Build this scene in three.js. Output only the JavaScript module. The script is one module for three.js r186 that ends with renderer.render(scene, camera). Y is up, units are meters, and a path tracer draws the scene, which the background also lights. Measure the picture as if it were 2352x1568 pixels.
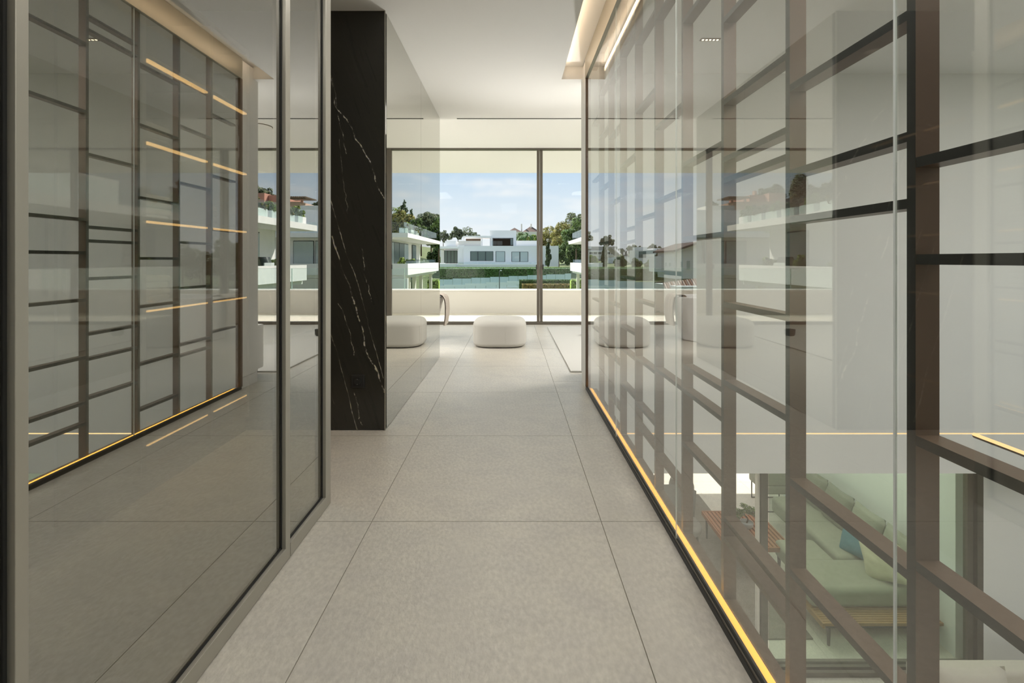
import * as THREE from 'three';
import { RoundedBoxGeometry } from 'three/addons/geometries/RoundedBoxGeometry.js';
import { mergeGeometries } from 'three/addons/utils/BufferGeometryUtils.js';
import { RectAreaLightUniformsLib } from 'three/addons/lights/RectAreaLightUniformsLib.js';
import { createNoise2D, createNoise3D } from 'simplex-noise';

// ---------------------------------------------------------------- camera, sky, sun, exposure
RectAreaLightUniformsLib.init();
const scene = new THREE.Scene();
const renderer = new THREE.WebGLRenderer({ antialias: true });
renderer.toneMapping = THREE.LinearToneMapping;
renderer.toneMappingExposure = 1.04;
renderer.shadowMap.enabled = true;

const W = 2352, H = 1568, F = 1080, EYE = 1.14;           // lens: 1080 px focal length, raised horizon (shift)
const camera = new THREE.PerspectiveCamera(2 * Math.atan(H / 2 / F) * 180 / Math.PI, W / H, 0.05, 3000);
camera.position.set(0, EYE, 0);
camera.setViewOffset(W, H, 0, 187, W, H);

function mulberry(a) { return () => { a |= 0; a = a + 0x6D2B79F5 | 0; let t = Math.imul(a ^ a >>> 15, 1 | a); t = t + Math.imul(t ^ t >>> 7, 61 | t) ^ t; return ((t ^ t >>> 14) >>> 0) / 4294967296; }; }
const rnd = mulberry(7), N2 = createNoise2D(mulberry(11)), N3 = createNoise3D(mulberry(23));
const fbm2 = (x, y, o = 4) => { let s = 0, a = 0.5, f = 1; for (let i = 0; i < o; i++) { s += a * N2(x * f, y * f); a *= 0.5; f *= 2.03; } return s; };
const lerp = (a, b, t) => a + (b - a) * t, clamp = (x, a = 0, b = 1) => Math.min(b, Math.max(a, x)), smooth = (a, b, x) => { const t = clamp((x - a) / (b - a)); return t * t * (3 - 2 * t); };

const SKY_GAIN = 1.0;
{ // hazy Mediterranean sky with thin streaked cloud, alike all the way round
  const w = 1024, h = 512, d = new Float32Array(w * h * 4);
  const stops = [[0, [0.90, 0.93, 0.95]], [5, [0.78, 0.87, 0.94]], [12, [0.54, 0.71, 0.89]], [35, [0.40, 0.57, 0.81]], [90, [0.26, 0.43, 0.70]]];
  for (let r = 0; r < h; r++) {
    const el = ((r + 0.5) / h - 0.5) * 180, e = Math.max(el, 0);
    let k = 0; while (k < stops.length - 2 && e > stops[k + 1][0]) k++;
    const t = smooth(stops[k][0], stops[k + 1][0], e) * 0.5 + 0.5 * clamp((e - stops[k][0]) / (stops[k + 1][0] - stops[k][0]));
    for (let c = 0; c < w; c++) {
      const az = ((c + 0.5) / w - 0.5) * 2 * Math.PI, up = el * Math.PI / 180, y = Math.max(Math.sin(up), 0.03), x = Math.cos(az) * Math.cos(up), z = Math.sin(az) * Math.cos(up);
      const px = x / (y + 0.12), pz = z / (y + 0.12);
      const streak = fbm2(px * 0.9 + 3, pz * 1.5 + 0.35 * px, 6) + 0.45 * fbm2(px * 3.1, pz * 5.2 + 7, 4);
      const cl = el > 0 ? smooth(-0.1, 0.75, streak) * 0.75 * smooth(-1, 6, el) * (1 - 0.5 * smooth(25, 80, el)) : 0;
      const o = (r * w + c) * 4;
      for (let q = 0; q < 3; q++) d[o + q] = lerp(lerp(stops[k][1][q], stops[k + 1][1][q], t), [0.93, 0.95, 0.96][q], cl) * SKY_GAIN * (el < -1 ? 0.4 : 1);
      d[o + 3] = 1;
    }
  }
  const sky = new THREE.DataTexture(d, w, h, THREE.RGBAFormat, THREE.FloatType);
  sky.mapping = THREE.EquirectangularReflectionMapping; sky.magFilter = THREE.LinearFilter; sky.needsUpdate = true;
  scene.background = sky; scene.environment = sky;
}
const sun = new THREE.DirectionalLight(new THREE.Color(1, 0.95, 0.88), 8.5);
sun.position.set(-0.56 * 60, 0.67 * 60, -0.5 * 60); sun.name = 'sun';
sun.castShadow = true; sun.shadow.radius = 1; sun.shadow.mapSize.set(4096, 4096);
Object.assign(sun.shadow.camera, { left: -60, right: 60, top: 60, bottom: -60, near: 1, far: 220 });
scene.add(sun, sun.target);

// ---------------------------------------------------------------- helpers
const taken = {};
const numbered = (n) => { const k = taken[n] = (taken[n] ?? -1) + 1; return k ? `${n}_${String(k).padStart(3, '0')}` : n; };
const V = (x, y, d) => new THREE.Vector3(x, y, -d);         // d: metres in front of the camera's plane
const spot = (px, py, d, cx = 0) => V(cx + (px - W / 2) / F * d, EYE + (597 - py) / F * d, d);   // survey point: seen at (px, py) from (cx, eye height), d metres away
function thing(name, label, category, base = V(0, 0, 0), group, kind) {
  const o = new THREE.Group(); o.name = numbered(name); o.position.copy(base); scene.add(o);
  if (label) o.userData.label = label;
  if (category) o.userData.category = category;
  if (group) o.userData.group = group;
  if (kind) o.userData.kind = kind;
  return o;
}
const tag = (o, label, category, group, kind) => { Object.assign(o.userData, { label, category }); if (group) o.userData.group = group; if (kind) o.userData.kind = kind; return o; };
const origin = (o) => { const v = new THREE.Vector3(); for (let p = o; p && p !== scene; p = p.parent) v.add(p.position); return v; };
function put(name, geo, mat, parent = scene, at = null) {   // geometry in world metres unless `at` (local place) is given
  const m = new THREE.Mesh(geo, mat); m.castShadow = m.receiveShadow = true;
  m.name = parent === scene ? numbered(name) : name;
  if (at) m.position.copy(at); else if (parent !== scene) m.position.copy(origin(parent)).negate();
  parent.add(m); return m;
}
function metreUV(g, du = 0, dv = 0) {
  if (!g.attributes.normal) g.computeVertexNormals();
  const p = g.attributes.position, n = g.attributes.normal, uv = new Float32Array(p.count * 2);
  for (let i = 0; i < p.count; i++) {
    const ax = Math.abs(n.getX(i)), ay = Math.abs(n.getY(i)), az = Math.abs(n.getZ(i));
    const [u, v] = ay >= ax && ay >= az ? [p.getX(i), p.getZ(i)] : ax >= az ? [p.getZ(i), p.getY(i)] : [p.getX(i), p.getY(i)];
    uv[i * 2] = u + du; uv[i * 2 + 1] = v + dv;
  }
  g.setAttribute('uv', new THREE.BufferAttribute(uv, 2)); return g;
}
function boxGeo(x0, x1, y0, y1, d0, d1, r = 0, du = 0, dv = 0) {
  const w = x1 - x0, h = y1 - y0, d = d1 - d0;
  const g = r > 0 ? new RoundedBoxGeometry(w, h, d, 3, Math.min(r, w / 2.01, h / 2.01, d / 2.01)) : new THREE.BoxGeometry(w, h, d);
  g.translate((x0 + x1) / 2, (y0 + y1) / 2, -(d0 + d1) / 2);
  return metreUV(g, du, dv);
}
const box = (name, x0, x1, y0, y1, d0, d1, mat, parent = scene, r = 0, du = 0, dv = 0) => put(name, boxGeo(x0, x1, y0, y1, d0, d1, r, du, dv), mat, parent);
const merged = (name, geos, mat, parent = scene) => put(name, mergeGeometries(geos.map((g) => g.index ? g.toNonIndexed() : g)), mat, parent);
const struct = (o) => { o.userData.kind = 'structure'; return o; };
function tube(name, pts, r, mat, parent = scene, seg = 24, rad = 8) { return put(name, metreUV(new THREE.TubeGeometry(new THREE.CatmullRomCurve3(pts), seg, r, rad)), mat, parent); }
function bar(a, b, r0, r1 = r0, sides = 8) {                 // tapered rod between two points
  const l = a.distanceTo(b), g = new THREE.CylinderGeometry(r1, r0, l, sides);
  g.applyQuaternion(new THREE.Quaternion().setFromUnitVectors(new THREE.Vector3(0, 1, 0), b.clone().sub(a).normalize()));
  return g.translate((a.x + b.x) / 2, (a.y + b.y) / 2, (a.z + b.z) / 2);
}
function rect(name, w, h, color, intensity, at, look) {      // the light of a lamp that is a strip or a panel
  const l = new THREE.RectAreaLight(color, intensity, w, h); l.name = name; l.position.copy(at); l.lookAt(look); scene.add(l); return l;
}
function data(w, h, f, srgb = true) {
  const a = new Uint8Array(w * h * 4);
  for (let y = 0; y < h; y++) for (let x = 0; x < w; x++) { const c = f(x / w, y / h); a.set([clamp(c[0]) * 255, clamp(c[1]) * 255, clamp(c[2]) * 255, 255], (y * w + x) * 4); }
  const t = new THREE.DataTexture(a, w, h); t.magFilter = THREE.LinearFilter; t.wrapS = t.wrapT = THREE.RepeatWrapping; if (srgb) t.colorSpace = THREE.SRGBColorSpace; t.needsUpdate = true; return t;
}
const tileable = (f) => (u, v) => {                        // cross-faded so that the edges meet
  const a = smooth(0, 0.15, u), b = smooth(0, 0.15, v);
  return lerp(lerp(f(u + 1, v + 1), f(u, v + 1), a), lerp(f(u + 1, v), f(u, v), a), b);
};
const rep = (t, m) => { t.repeat.set(1 / m, 1 / m); return t; };
const hex = (h) => new THREE.Color(h);
const std = (o) => new THREE.MeshStandardMaterial(o), phy = (o) => new THREE.MeshPhysicalMaterial(o);

// ---------------------------------------------------------------- materials
const M = {};
{
  const s1 = tileable((u, v) => fbm2(u * 5, v * 7, 5)), s2 = tileable((u, v) => fbm2(u * 60 + 9, v * 38, 3)), s3 = tileable((u, v) => fbm2(u * 9 + 40, v * 9 + 0.6 * N2(u * 6, v * 6), 4));
  const stone = (br, bg, bb, amp) => rep(data(1024, 1024, (u, v) => { const vein = smooth(0.018, 0, Math.abs(s3(u, v))) * 0.03, k = 1 + amp * (0.035 * s1(u, v) + 0.07 * s2(u, v)) + vein; return [br * k, bg * k, bb * k * (1 - 0.01 * s1(u, v))]; }), 1.6);
  const relief = rep(data(1024, 1024, (u, v) => { const k = 0.5 + 0.45 * s2(u, v) + 0.3 * s1(u, v); return [k, k, k]; }, false), 1.1);
  M.tile = std({ map: stone(0.76, 0.74, 0.70, 1), roughness: 0.34, bumpMap: relief, bumpScale: 0.0017, name: 'stone_tile' });
  M.grout = std({ color: hex('#8f897c'), roughness: 0.9 });
  M.paver = std({ map: stone(0.86, 0.835, 0.785, 1), roughness: 0.75, name: 'terrace_tile' });
}
M.white = std({ color: new THREE.Color(0.86, 0.853, 0.835), roughness: 0.85, name: 'white_plaster' });
M.ceiling = std({ color: new THREE.Color(0.90, 0.897, 0.885), roughness: 0.9 });
M.render = std({ color: new THREE.Color(0.86, 0.85, 0.83), roughness: 0.9, name: 'exterior_render' });
M.renderWarm = std({ color: new THREE.Color(0.78, 0.73, 0.66), roughness: 0.9 });
M.dark = std({ color: new THREE.Color(0.16, 0.15, 0.135), roughness: 0.6, name: 'dressing_room_paint' });
M.wardrobe = std({ color: new THREE.Color(0.20, 0.17, 0.13), roughness: 0.5 });
M.bronze = std({ color: new THREE.Color(0.125, 0.080, 0.054), roughness: 0.38, metalness: 0.35, name: 'bronze_lacquer' });
M.black = std({ color: new THREE.Color(0.02, 0.02, 0.019), roughness: 0.45 });
M.gasket = std({ color: new THREE.Color(0.012, 0.012, 0.011), roughness: 0.7 });
M.frame = std({ color: new THREE.Color(0.12, 0.105, 0.085), roughness: 0.45, metalness: 0.4, name: 'window_frame' });
M.champagne = std({ color: new THREE.Color(0.42, 0.40, 0.345), roughness: 0.36, metalness: 0.55, name: 'champagne_aluminium' });
M.mirror = std({ color: new THREE.Color(0.56, 0.555, 0.51), roughness: 0.0, metalness: 1, name: 'grey_mirror' });
M.halfMirror = phy({ color: new THREE.Color(0.60, 0.60, 0.52), roughness: 0, transmission: 1, ior: 4.4, name: 'smoked_reflective_glass' });
M.screenGlass = phy({ color: new THREE.Color(0.95, 0.96, 0.94), roughness: 0, transmission: 1, ior: 1.82, name: 'screen_glass' });
M.pane = phy({ color: new THREE.Color(0.98, 0.985, 0.98), roughness: 0, transmission: 1, ior: 1.12, name: 'window_glass' });
M.greenPane = phy({ color: new THREE.Color(0.86, 0.94, 0.87), roughness: 0, transmission: 1, ior: 1.45, name: 'solar_glass' });
M.balGlass = phy({ color: new THREE.Color(0.92, 0.965, 0.955), roughness: 0, transmission: 1, ior: 1.4, name: 'balustrade_glass' });
M.blueGlass = phy({ color: new THREE.Color(0.60, 0.72, 0.75), roughness: 0.25, transmission: 0.2, ior: 1.4 }); M.paleGlass = phy({ color: new THREE.Color(0.90, 0.94, 0.94), roughness: 0.25, transmission: 0.1, ior: 1.4 });
M.winGlass = phy({ color: new THREE.Color(0.13, 0.17, 0.155), roughness: 0.15, name: 'far_window_glass' });
M.winPale = phy({ color: new THREE.Color(0.42, 0.50, 0.49), roughness: 0.2, clearcoat: 0.6 });
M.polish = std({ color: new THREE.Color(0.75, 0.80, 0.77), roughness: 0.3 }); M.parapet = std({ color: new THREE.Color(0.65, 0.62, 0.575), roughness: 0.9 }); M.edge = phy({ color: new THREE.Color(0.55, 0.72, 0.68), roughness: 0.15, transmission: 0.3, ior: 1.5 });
M.cream = std({ color: new THREE.Color(0.48, 0.465, 0.43), roughness: 0.75, name: 'cream_leather' });
M.sanitary = std({ color: new THREE.Color(0.70, 0.70, 0.69), roughness: 0.35 });
M.towel = std({ color: new THREE.Color(0.50, 0.44, 0.38), roughness: 1 });
M.chrome = std({ color: new THREE.Color(0.7, 0.7, 0.7), roughness: 0.15, metalness: 1 });
const WARM = new THREE.Color(1, 0.60, 0.24), AMBER = new THREE.Color(1, 0.46, 0.07), PEACH = new THREE.Color(1, 0.66, 0.38);
const glow = (c, k) => std({ color: 0x000000, emissive: c, emissiveIntensity: k, roughness: 1 });
M.ledCove = glow(new THREE.Color(1, 0.78, 0.52), 2.4); M.ledFloor = glow(AMBER, 2.2); M.ledWall = glow(new THREE.Color(1, 0.62, 0.28), 1.6); M.ledShelf = glow(new THREE.Color(1, 0.60, 0.26), 3.0); const NEUTRAL = new THREE.Color(1, 0.965, 0.915); M.ledFill = glow(NEUTRAL, 3); M.ledSpot = glow(new THREE.Color(1, 0.86, 0.62), 4);  // NEUTRAL and the panel glow serve only the added fill lamps
{
  const weave = (r, g, b, k) => rep(data(256, 256, (u, v) => { const w = 0.5 + 0.5 * Math.sin(u * 2 * Math.PI * 32) * Math.sin(v * 2 * Math.PI * 32), q = 1 - k * w; return [r * q, g * q, b * q]; }), 0.3);
  M.sage = std({ map: weave(0.62, 0.62, 0.55, 0.10), roughness: 1, name: 'sofa_fabric' });
  M.sagePillow = std({ map: weave(0.55, 0.55, 0.49, 0.10), roughness: 1 });
  M.oat = std({ map: weave(0.80, 0.77, 0.66, 0.08), roughness: 1 });
  M.teal = std({ map: weave(0.30, 0.52, 0.58, 0.14), roughness: 1 });
  M.linen = std({ map: weave(0.84, 0.81, 0.76, 0.06), roughness: 1 });
  M.rug = std({ map: rep(data(512, 512, (u, v) => { const a = tileable((x, y) => N2(x * 60, y * 26))(u, v), b = tileable((x, y) => N2(x * 120 + 5, y * 90))(u, v), k = 0.50 + 0.12 * a + 0.14 * b - (a > 0.45 ? 0.18 : 0); return [k, k * 0.95, k * 0.87]; }), 0.9), roughness: 1, name: 'woven_rug' });
  const grain = (r, g, b) => rep(data(512, 256, (u, v) => { const k = 1 + 0.16 * tileable((x, y) => fbm2(x * 4, y * 40, 4))(u, v) + 0.05 * N2(u * 200, v * 9); return [r * k, g * k, b * k]; }), 0.8);
  M.teak = std({ map: grain(0.60, 0.38, 0.23), roughness: 0.6, name: 'teak' });
  M.iroko = std({ map: grain(0.62, 0.47, 0.29), roughness: 0.6, name: 'iroko' });
  const cv = document.createElement('canvas'); cv.width = 1024; cv.height = 1800;
  const g = cv.getContext('2d'), mr = mulberry(91), PX = 1024 / 1.6, PY = 1800 / 2.808;
  g.fillStyle = '#33322d'; g.fillRect(0, 0, 1024, 1800);
  for (let k = 0; k < 900; k++) { const x = mr() * 1024, y = mr() * 1800, l = 20 + 120 * mr(); g.strokeStyle = `rgba(${mr() < 0.5 ? '12,12,10' : '74,72,62'},${0.05 + 0.07 * mr()})`; g.lineWidth = 1 + 9 * mr(); g.beginPath(); g.moveTo(x, y); g.lineTo(x + l * 0.35 + 20 * (mr() - 0.5), y + l); g.stroke(); }
  const vein = (pts, w, al) => { // pts: metres from the slab's free edge and above the floor
    const c = new THREE.CatmullRomCurve3(pts.map(([x, y]) => new THREE.Vector3(x, y, 0))), n = 420, sd = w * 31 + pts[0][0] * 17; let px = 0, py = 0; g.lineCap = 'round';
    for (let s = 0; s <= n; s++) {
      const p = c.getPoint(s / n), x = (1.562 - p.x) * PX + 9 * fbm2(s / n * pts.length * 0.8, sd, 3), y = 1800 - p.y * PY, q = smooth(-0.62, 0.35, fbm2(s / n * pts.length * 1.3, sd + 40, 4));
      if (s && q > 0.05) for (const [o, ww, k] of [[0, 0.55, 1], [w * 0.5 * N2(s * 0.09, sd), 0.3, 0.6], [-w * 0.7 * N2(s * 0.13, sd + 9), 0.22, 0.45]]) { g.strokeStyle = `rgba(${205 + 20 * N2(s * 0.2, 1) | 0},${198 + 20 * N2(s * 0.2, 1) | 0},${180 + 20 * N2(s * 0.2, 5) | 0},${al * q * k})`; g.lineWidth = Math.max(0.7, w * ww * q * (0.7 + 0.6 * N2(s * 0.11, sd + 3))); g.beginPath(); g.moveTo(px + o, py); g.lineTo(x + o, y); g.stroke(); }
      px = x; py = y;
    }
  };
  vein([[0.36, 2.44], [0.31, 2.15], [0.245, 2.08], [0.19, 1.96], [0.10, 1.81], [0.045, 1.66], [0.0, 1.54], [-0.04, 1.4]], 8, 0.55); vein([[0.345, 2.36], [0.29, 2.02], [0.25, 1.85]], 5, 0.45);
  vein([[0.345, 1.30], [0.26, 1.03], [0.205, 0.88], [0.185, 0.81], [0.145, 0.69], [0.12, 0.55], [0.095, 0.48], [0.06, 0.42], [0.0, 0.27], [-0.04, 0.2]], 10, 0.62); vein([[0.15, 1.22], [0.12, 1.02], [0.10, 0.94], [0.085, 0.86]], 5, 0.4); vein([[0.30, 0.85], [0.24, 0.70], [0.20, 0.50]], 4, 0.45); vein([[0.20, 0.25], [0.17, 0.12], [0.15, 0.03]], 5, 0.35); vein([[0.30, 1.95], [0.26, 1.6], [0.24, 1.45]], 3, 0.3);
  for (let k = 0; k < 7; k++) { const x = 0.45 + k * 0.17, y = 2.7 - 1.2 * mr(); vein([[x, y], [x - 0.15, y - 0.5], [x - 0.28, y - 0.9], [x - 0.45, y - 1.5]], 5, 0.5); }
  const mt = new THREE.CanvasTexture(cv); mt.colorSpace = THREE.SRGBColorSpace; mt.wrapS = mt.wrapT = THREE.RepeatWrapping;
  M.marble = std({ map: mt, roughness: 0.06, name: 'black_marble' });
  M.marble.map.repeat.set(1 / 1.6, 1 / 2.808);
}
// ---------------------------------------------------------------- the setting
const CEIL = 2.808, CEIL2 = 3.12, VOID = 2.845;
const XL = -0.850, XG = -0.868, XR = 0.649, GLZ = 8.32;     // partition face, its glass, screen line, window line
{ // stone floor, one metre tiles
  const floor = struct(thing('floor', 'pale grey stone tile floor of the upper storey', 'floor'));
  box('screed', -5.1, 0.70, -0.35, -0.003, -3.1, 4.42, M.grout, floor);
  box('screed', -5.1, 6.1, -0.35, -0.003, 4.42, 8.36, M.grout, floor);
  const cut = (x0, x1, d0, d1) => { const j = 0.0016; if (x1 - x0 > 0.05 && d1 - d0 > 0.05) box('tile', x0 + j, x1 - j, -0.003, 0, d0 + j, d1 - j, M.tile, floor, 0, rnd() * 1.6, rnd() * 1.6); };
  for (let i = -5; i < 6; i++) for (let k = -4; k < 8; k++) {
    const x0 = Math.max(-0.611 + i, -5.1), x1 = Math.min(0.389 + i, 6.1), d0 = Math.max(0.052 + k + 1, -3.1), d1 = Math.min(1.052 + k + 1, 8.28);
    if (x0 >= 0.70) { if (d1 > 4.42) cut(x0, x1, Math.max(d0, 4.42), d1); }
    else if (x1 > 0.70 && d0 < 4.42) { cut(x0, 0.70, d0, Math.min(d1, 4.42)); if (d1 > 4.42) cut(x0, x1, 4.42, d1); }
    else cut(x0, x1, d0, d1);
  }
}
{ // ceilings: lower one with a lit cove over the glass screen, higher one by the window
  const c = struct(thing('ceiling', 'white plaster ceiling with a recessed cove over the glass screen', 'ceiling'));
  box('ceiling_plane', -5.1, 0.458, CEIL, CEIL + 0.5, -3.1, 5.58, M.ceiling, c);
  box('ceiling_plane', 0.458, 0.685, CEIL + 0.115, CEIL + 0.5, -3.1, 5.58, M.ceiling, c);
  box('ceiling_plane', 0.458, 6.1, CEIL, CEIL + 0.115, 4.34, 5.58, M.ceiling, c);
  box('ceiling_plane', 0.685, 6.1, VOID, CEIL + 0.5, -3.1, 4.34, M.ceiling, c);
  box('ceiling_plane', 0.685, 6.1, CEIL + 0.115, CEIL + 0.5, 4.34, 5.58, M.ceiling, c);
  box('ceiling_plane', -5.1, 6.1, CEIL2, CEIL2 + 0.3, 5.58, 8.42, M.ceiling, c);
  box('linear_slot', -0.65, 5.9, CEIL - 0.004, CEIL + 0.002, 5.535, 5.556, M.black, c);
  struct(box('roof', -5.3, 6.4, CEIL2 + 0.3, CEIL2 + 0.5, -3.3, 10.7, M.render));
}
struct(box('wall_left', -5.3, -5.1, -0.35, CEIL2 + 0.3, 3.2, 8.42, M.white));
struct(box('wall_far_right', 6.1, 6.4, -3.4, CEIL2 + 0.3, 4.42, 8.42, M.white));
struct(box('wall_dressing', -2.6, -2.42, -0.35, CEIL, -3.1, 3.15, M.dark));
struct(box('wall_back', -2.6, 5.9, -3.4, CEIL + 0.5, -3.3, -3.1, M.white));
{ // wall at the end of the double-height void, with its slit of light
  const w = struct(thing('wall_void', 'white wall closing the double height void with a thin line of light', 'wall'));
  box('wall_face', 0.70, 6.1, -0.441, VOID, 4.30, 4.42, M.white, w);
  box('wall_fascia', 0.70, 6.1, -0.811, -0.453, 4.30, 4.42, M.white, w);
  box('wall_core', 0.70, 6.1, -0.453, -0.441, 4.33, 4.42, M.white, w);
  box('wall_end', XR + 0.002, 0.70, 0.10, CEIL + 0.1, 4.165, 4.42, M.white, w);
  box('wall_plinth', XR + 0.008, 0.70, 0.0, 0.094, 4.165, 4.42, M.white, w);
}
{
  const l = thing('wall_light_strip', 'thin amber line of light let into the white wall of the void', 'light strip', V(3.4, -0.447, 4.32));
  box('diffuser', 0.72, 6.08, -0.4525, -0.4415, 4.312, 4.322, M.ledWall, l);
  rect('wall_strip_light', 5.3, 0.010, new THREE.Color(1, 0.62, 0.28), 2.2, V(3.4, -0.447, 4.306), V(3.4, -0.447, 0));
}
{ // lower storey
  const f = struct(thing('floor_lower', 'pale stone floor of the living room below', 'floor'));
  box('screed', 0.40, 6.1, -3.4, -3.003, -3.3, 4.75, M.grout, f);
  for (let i = 0; i < 6; i++) for (let k = -4; k < 5; k++) box('tile', 0.45 + i * 1.0, Math.min(1.447 + i, 6.1), -3.003, -3, Math.max(k, -3.1), Math.min(k + 0.997, 4.66), M.tile, f, 0, rnd(), rnd());
  struct(box('wall_lower_left', 0.30, 0.50, -3.4, -0.35, -3.3, 4.42, M.white));
  const r = struct(thing('wall_lower_right', 'white wall beside the tall sliding window below', 'wall'));
  box('wall_face', 4.68, 6.1, -2.955, -0.811, 4.667, 4.82, M.white, r);
  box('skirting', 4.70, 6.1, -3.0, -2.965, 4.675, 4.82, M.white, r);
  struct(box('ceiling_soffit', 0.30, 6.1, -0.811, -0.60, 4.42, 4.90, M.white));
}
{ // right side of the void: unseen tall glazing, placed to light it
  const w = struct(thing('window_3', 'unseen tall glazing placed to light the double height living room', 'window'));
  for (const [y0, y1] of [[-3.4, -2.95], [-0.5, 0.0], [2.75, CEIL + 0.5]]) box('spandrel', 5.72, 5.9, y0, y1, -3.3, 4.42, M.white, w);
  for (const [y0, y1] of [[-2.95, -0.5], [0.0, 2.75]]) {
    for (let k = 0; k < 5; k++) box('mullion', 5.76, 5.84, y0, y1, -3.2 + k * 1.88, -3.12 + k * 1.88, M.frame, w);
    for (let k = 0; k < 4; k++) box('pane', 5.797, 5.803, y0, y1, -3.12 + k * 1.88, -1.32 + k * 1.88, M.pane, w);
  }
}
{ // main window wall
  const w = struct(thing('window_1', 'full height sliding window with bronze frames facing the terrace', 'window'));
  box('bottom_frame', -5.1, 6.1, 0.0, 0.045, GLZ, GLZ + 0.10, M.frame, w);
  box('head_frame', -5.1, 6.1, CEIL2 - 0.025, CEIL2, GLZ - 0.005, GLZ + 0.10, M.frame, w);
  const xs = [-5.1, -4.61, -2.06, 0.4925, 3.04, 5.6, 6.1];
  for (const x of xs.slice(1, 6)) {
    box('stile', x - 0.052, x - 0.004, 0.045, CEIL2 - 0.025, GLZ, GLZ + 0.06, M.frame, w);
    box('stile', x + 0.004, x + 0.052, 0.045, CEIL2 - 0.025, GLZ + 0.03, GLZ + 0.09, M.frame, w);
    for (const s of [-1, 1]) box('lock', x + s * 0.060 - 0.008, x + s * 0.060 + 0.008, 0.98, 1.06, GLZ - 0.01, GLZ + 0.02, M.black, w);
  }
  for (let i = 0; i < 6; i++) box('pane', xs[i] + (i ? 0.05 : 0), xs[i + 1] - (i < 5 ? 0.05 : 0), 0.045, CEIL2 - 0.025, GLZ + 0.042, GLZ + 0.048, M.pane, w);
}
{ // lower sliding window
  const w = struct(thing('window_2', 'tall sliding window of green solar glass in a dark frame below', 'window'));
  for (let k = 0; k < 3; k++) box('bottom_track', 0.5, 4.68, -3.0, -2.955 + k * 0.018, 4.667 + k * 0.045, 4.70 + k * 0.045, M.frame, w);
  box('jamb', 4.62, 4.68, -2.99, -0.811, 4.667, 4.80, M.frame, w);
  box('stile', 4.545, 4.60, -2.955, -0.811, 4.69, 4.74, M.frame, w);
  box('stile', 2.455, 2.475, -2.955, -0.811, 4.70, 4.75, M.renderWarm, w);
  box('stile', 2.485, 2.515, -2.955, -0.811, 4.69, 4.74, M.frame, w);
  box('stile', 2.525, 2.58, -2.955, -0.811, 4.74, 4.79, M.frame, w);
  box('pane', 2.58, 4.545, -2.955, -0.811, 4.712, 4.720, M.greenPane, w);
}
{ // terrace outside the main window
  const t = struct(thing('floor_terrace', 'sunlit pale tiled terrace outside the window', 'terrace'));
  box('slab', -6.5, 6.6, -0.35, -0.013, 8.42, 10.35, M.render, t);
  for (let i = -7; i < 7; i++) for (let k = 0; k < 2; k++) box('tile', -0.61 + i + 0.002, 0.388 + i, -0.013, -0.01, 8.43 + k * 0.9, 9.326 + k * 0.9, M.paver, t, 0, rnd(), rnd());
  const p = struct(thing('wall_parapet', 'low white parapet of the terrace with a glass rail on top', 'parapet'));
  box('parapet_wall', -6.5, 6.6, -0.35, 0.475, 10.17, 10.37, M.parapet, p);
  box('coping', -6.5, 6.6, 0.475, 0.505, 10.15, 10.39, M.render, p);
  for (let i = 0; i < 5; i++) { const x = -6.3 + i * 2.42 - 0.30; box('pane', x, x + 2.40, 0.505, 0.955, 10.26, 10.275, M.balGlass, p); box('pane_edge', x + 2.402, x + 2.416, 0.505, 0.955, 10.26, 10.275, M.edge, p); box('pane_edge', x, x + 2.40, 0.955, 0.960, 10.26, 10.275, M.edge, p); }
  struct(box('ceiling_terrace', -6.5, 6.6, CEIL2, CEIL2 + 0.3, 8.42, 10.7, M.render));
  for (const x of [-1.84, 1.53]) { const s = thing('step_light', x < 0 ? 'tiny white marker light low on the terrace parapet beside the bathtub' : 'tiny white marker light low on the terrace parapet beyond the ottoman', 'light', V(x, 0.03, 10.17)); box('bezel', x - 0.03, x + 0.03, 0.02, 0.045, 10.155, 10.17, M.chrome, s); box('lens', x - 0.02, x + 0.02, 0.027, 0.038, 10.15, 10.157, M.winPale, s); }
}

// ---------------------------------------------------------------- mirror-clad partition with a black marble end
{
  const p = struct(thing('wall_partition', 'black marble wall with grey mirror panels along its side', 'wall', V(-0.95, 0, 3.15)));
  box('marble_slab', -2.42, -0.853, 0.004, CEIL, 3.149, 3.18, M.marble, p, 0, 2.42, 0);
  box('core', -1.10, -0.862, 0.0, CEIL, 3.18, 5.515, M.white, p);
  box('core', -2.42, -1.10, 0.0, CEIL, 3.18, 3.30, M.white, p);
  box('mirror_panel', -0.862, -0.848, 0.004, CEIL - 0.002, 3.1805, 4.379, M.mirror, p);
  box('mirror_panel', -0.862, -0.848, 0.004, CEIL - 0.002, 4.382, 5.52, M.mirror, p);
  box('edge_trim', -0.853, -0.8470, 0.0, CEIL, 3.145, 3.149, M.champagne, p);
  const s = thing('wall_socket', 'square black power socket low on the black marble wall', 'socket', V(-1.03, 0.32, 3.149));
  box('frame', -1.075, -0.987, 0.285, 0.373, 3.139, 3.149, M.black, s, 0.003);
  const g = new THREE.CylinderGeometry(0.021, 0.021, 0.012, 24); g.rotateX(Math.PI / 2); g.translate(-1.031, 0.329, -3.142);
  const ins = box('insert', -1.060, -1.002, 0.300, 0.358, 3.1365, 3.141, M.gasket, s, 0.002);
  const well = put('socket_well', g, M.black, s); well.position.z += 0.006;
  for (const y of [0.313, 0.345]) { const c = new THREE.SphereGeometry(0.002, 8, 6); c.translate(-1.031, y, -3.131); put('contact', c, M.chrome, s); }
}

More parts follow.
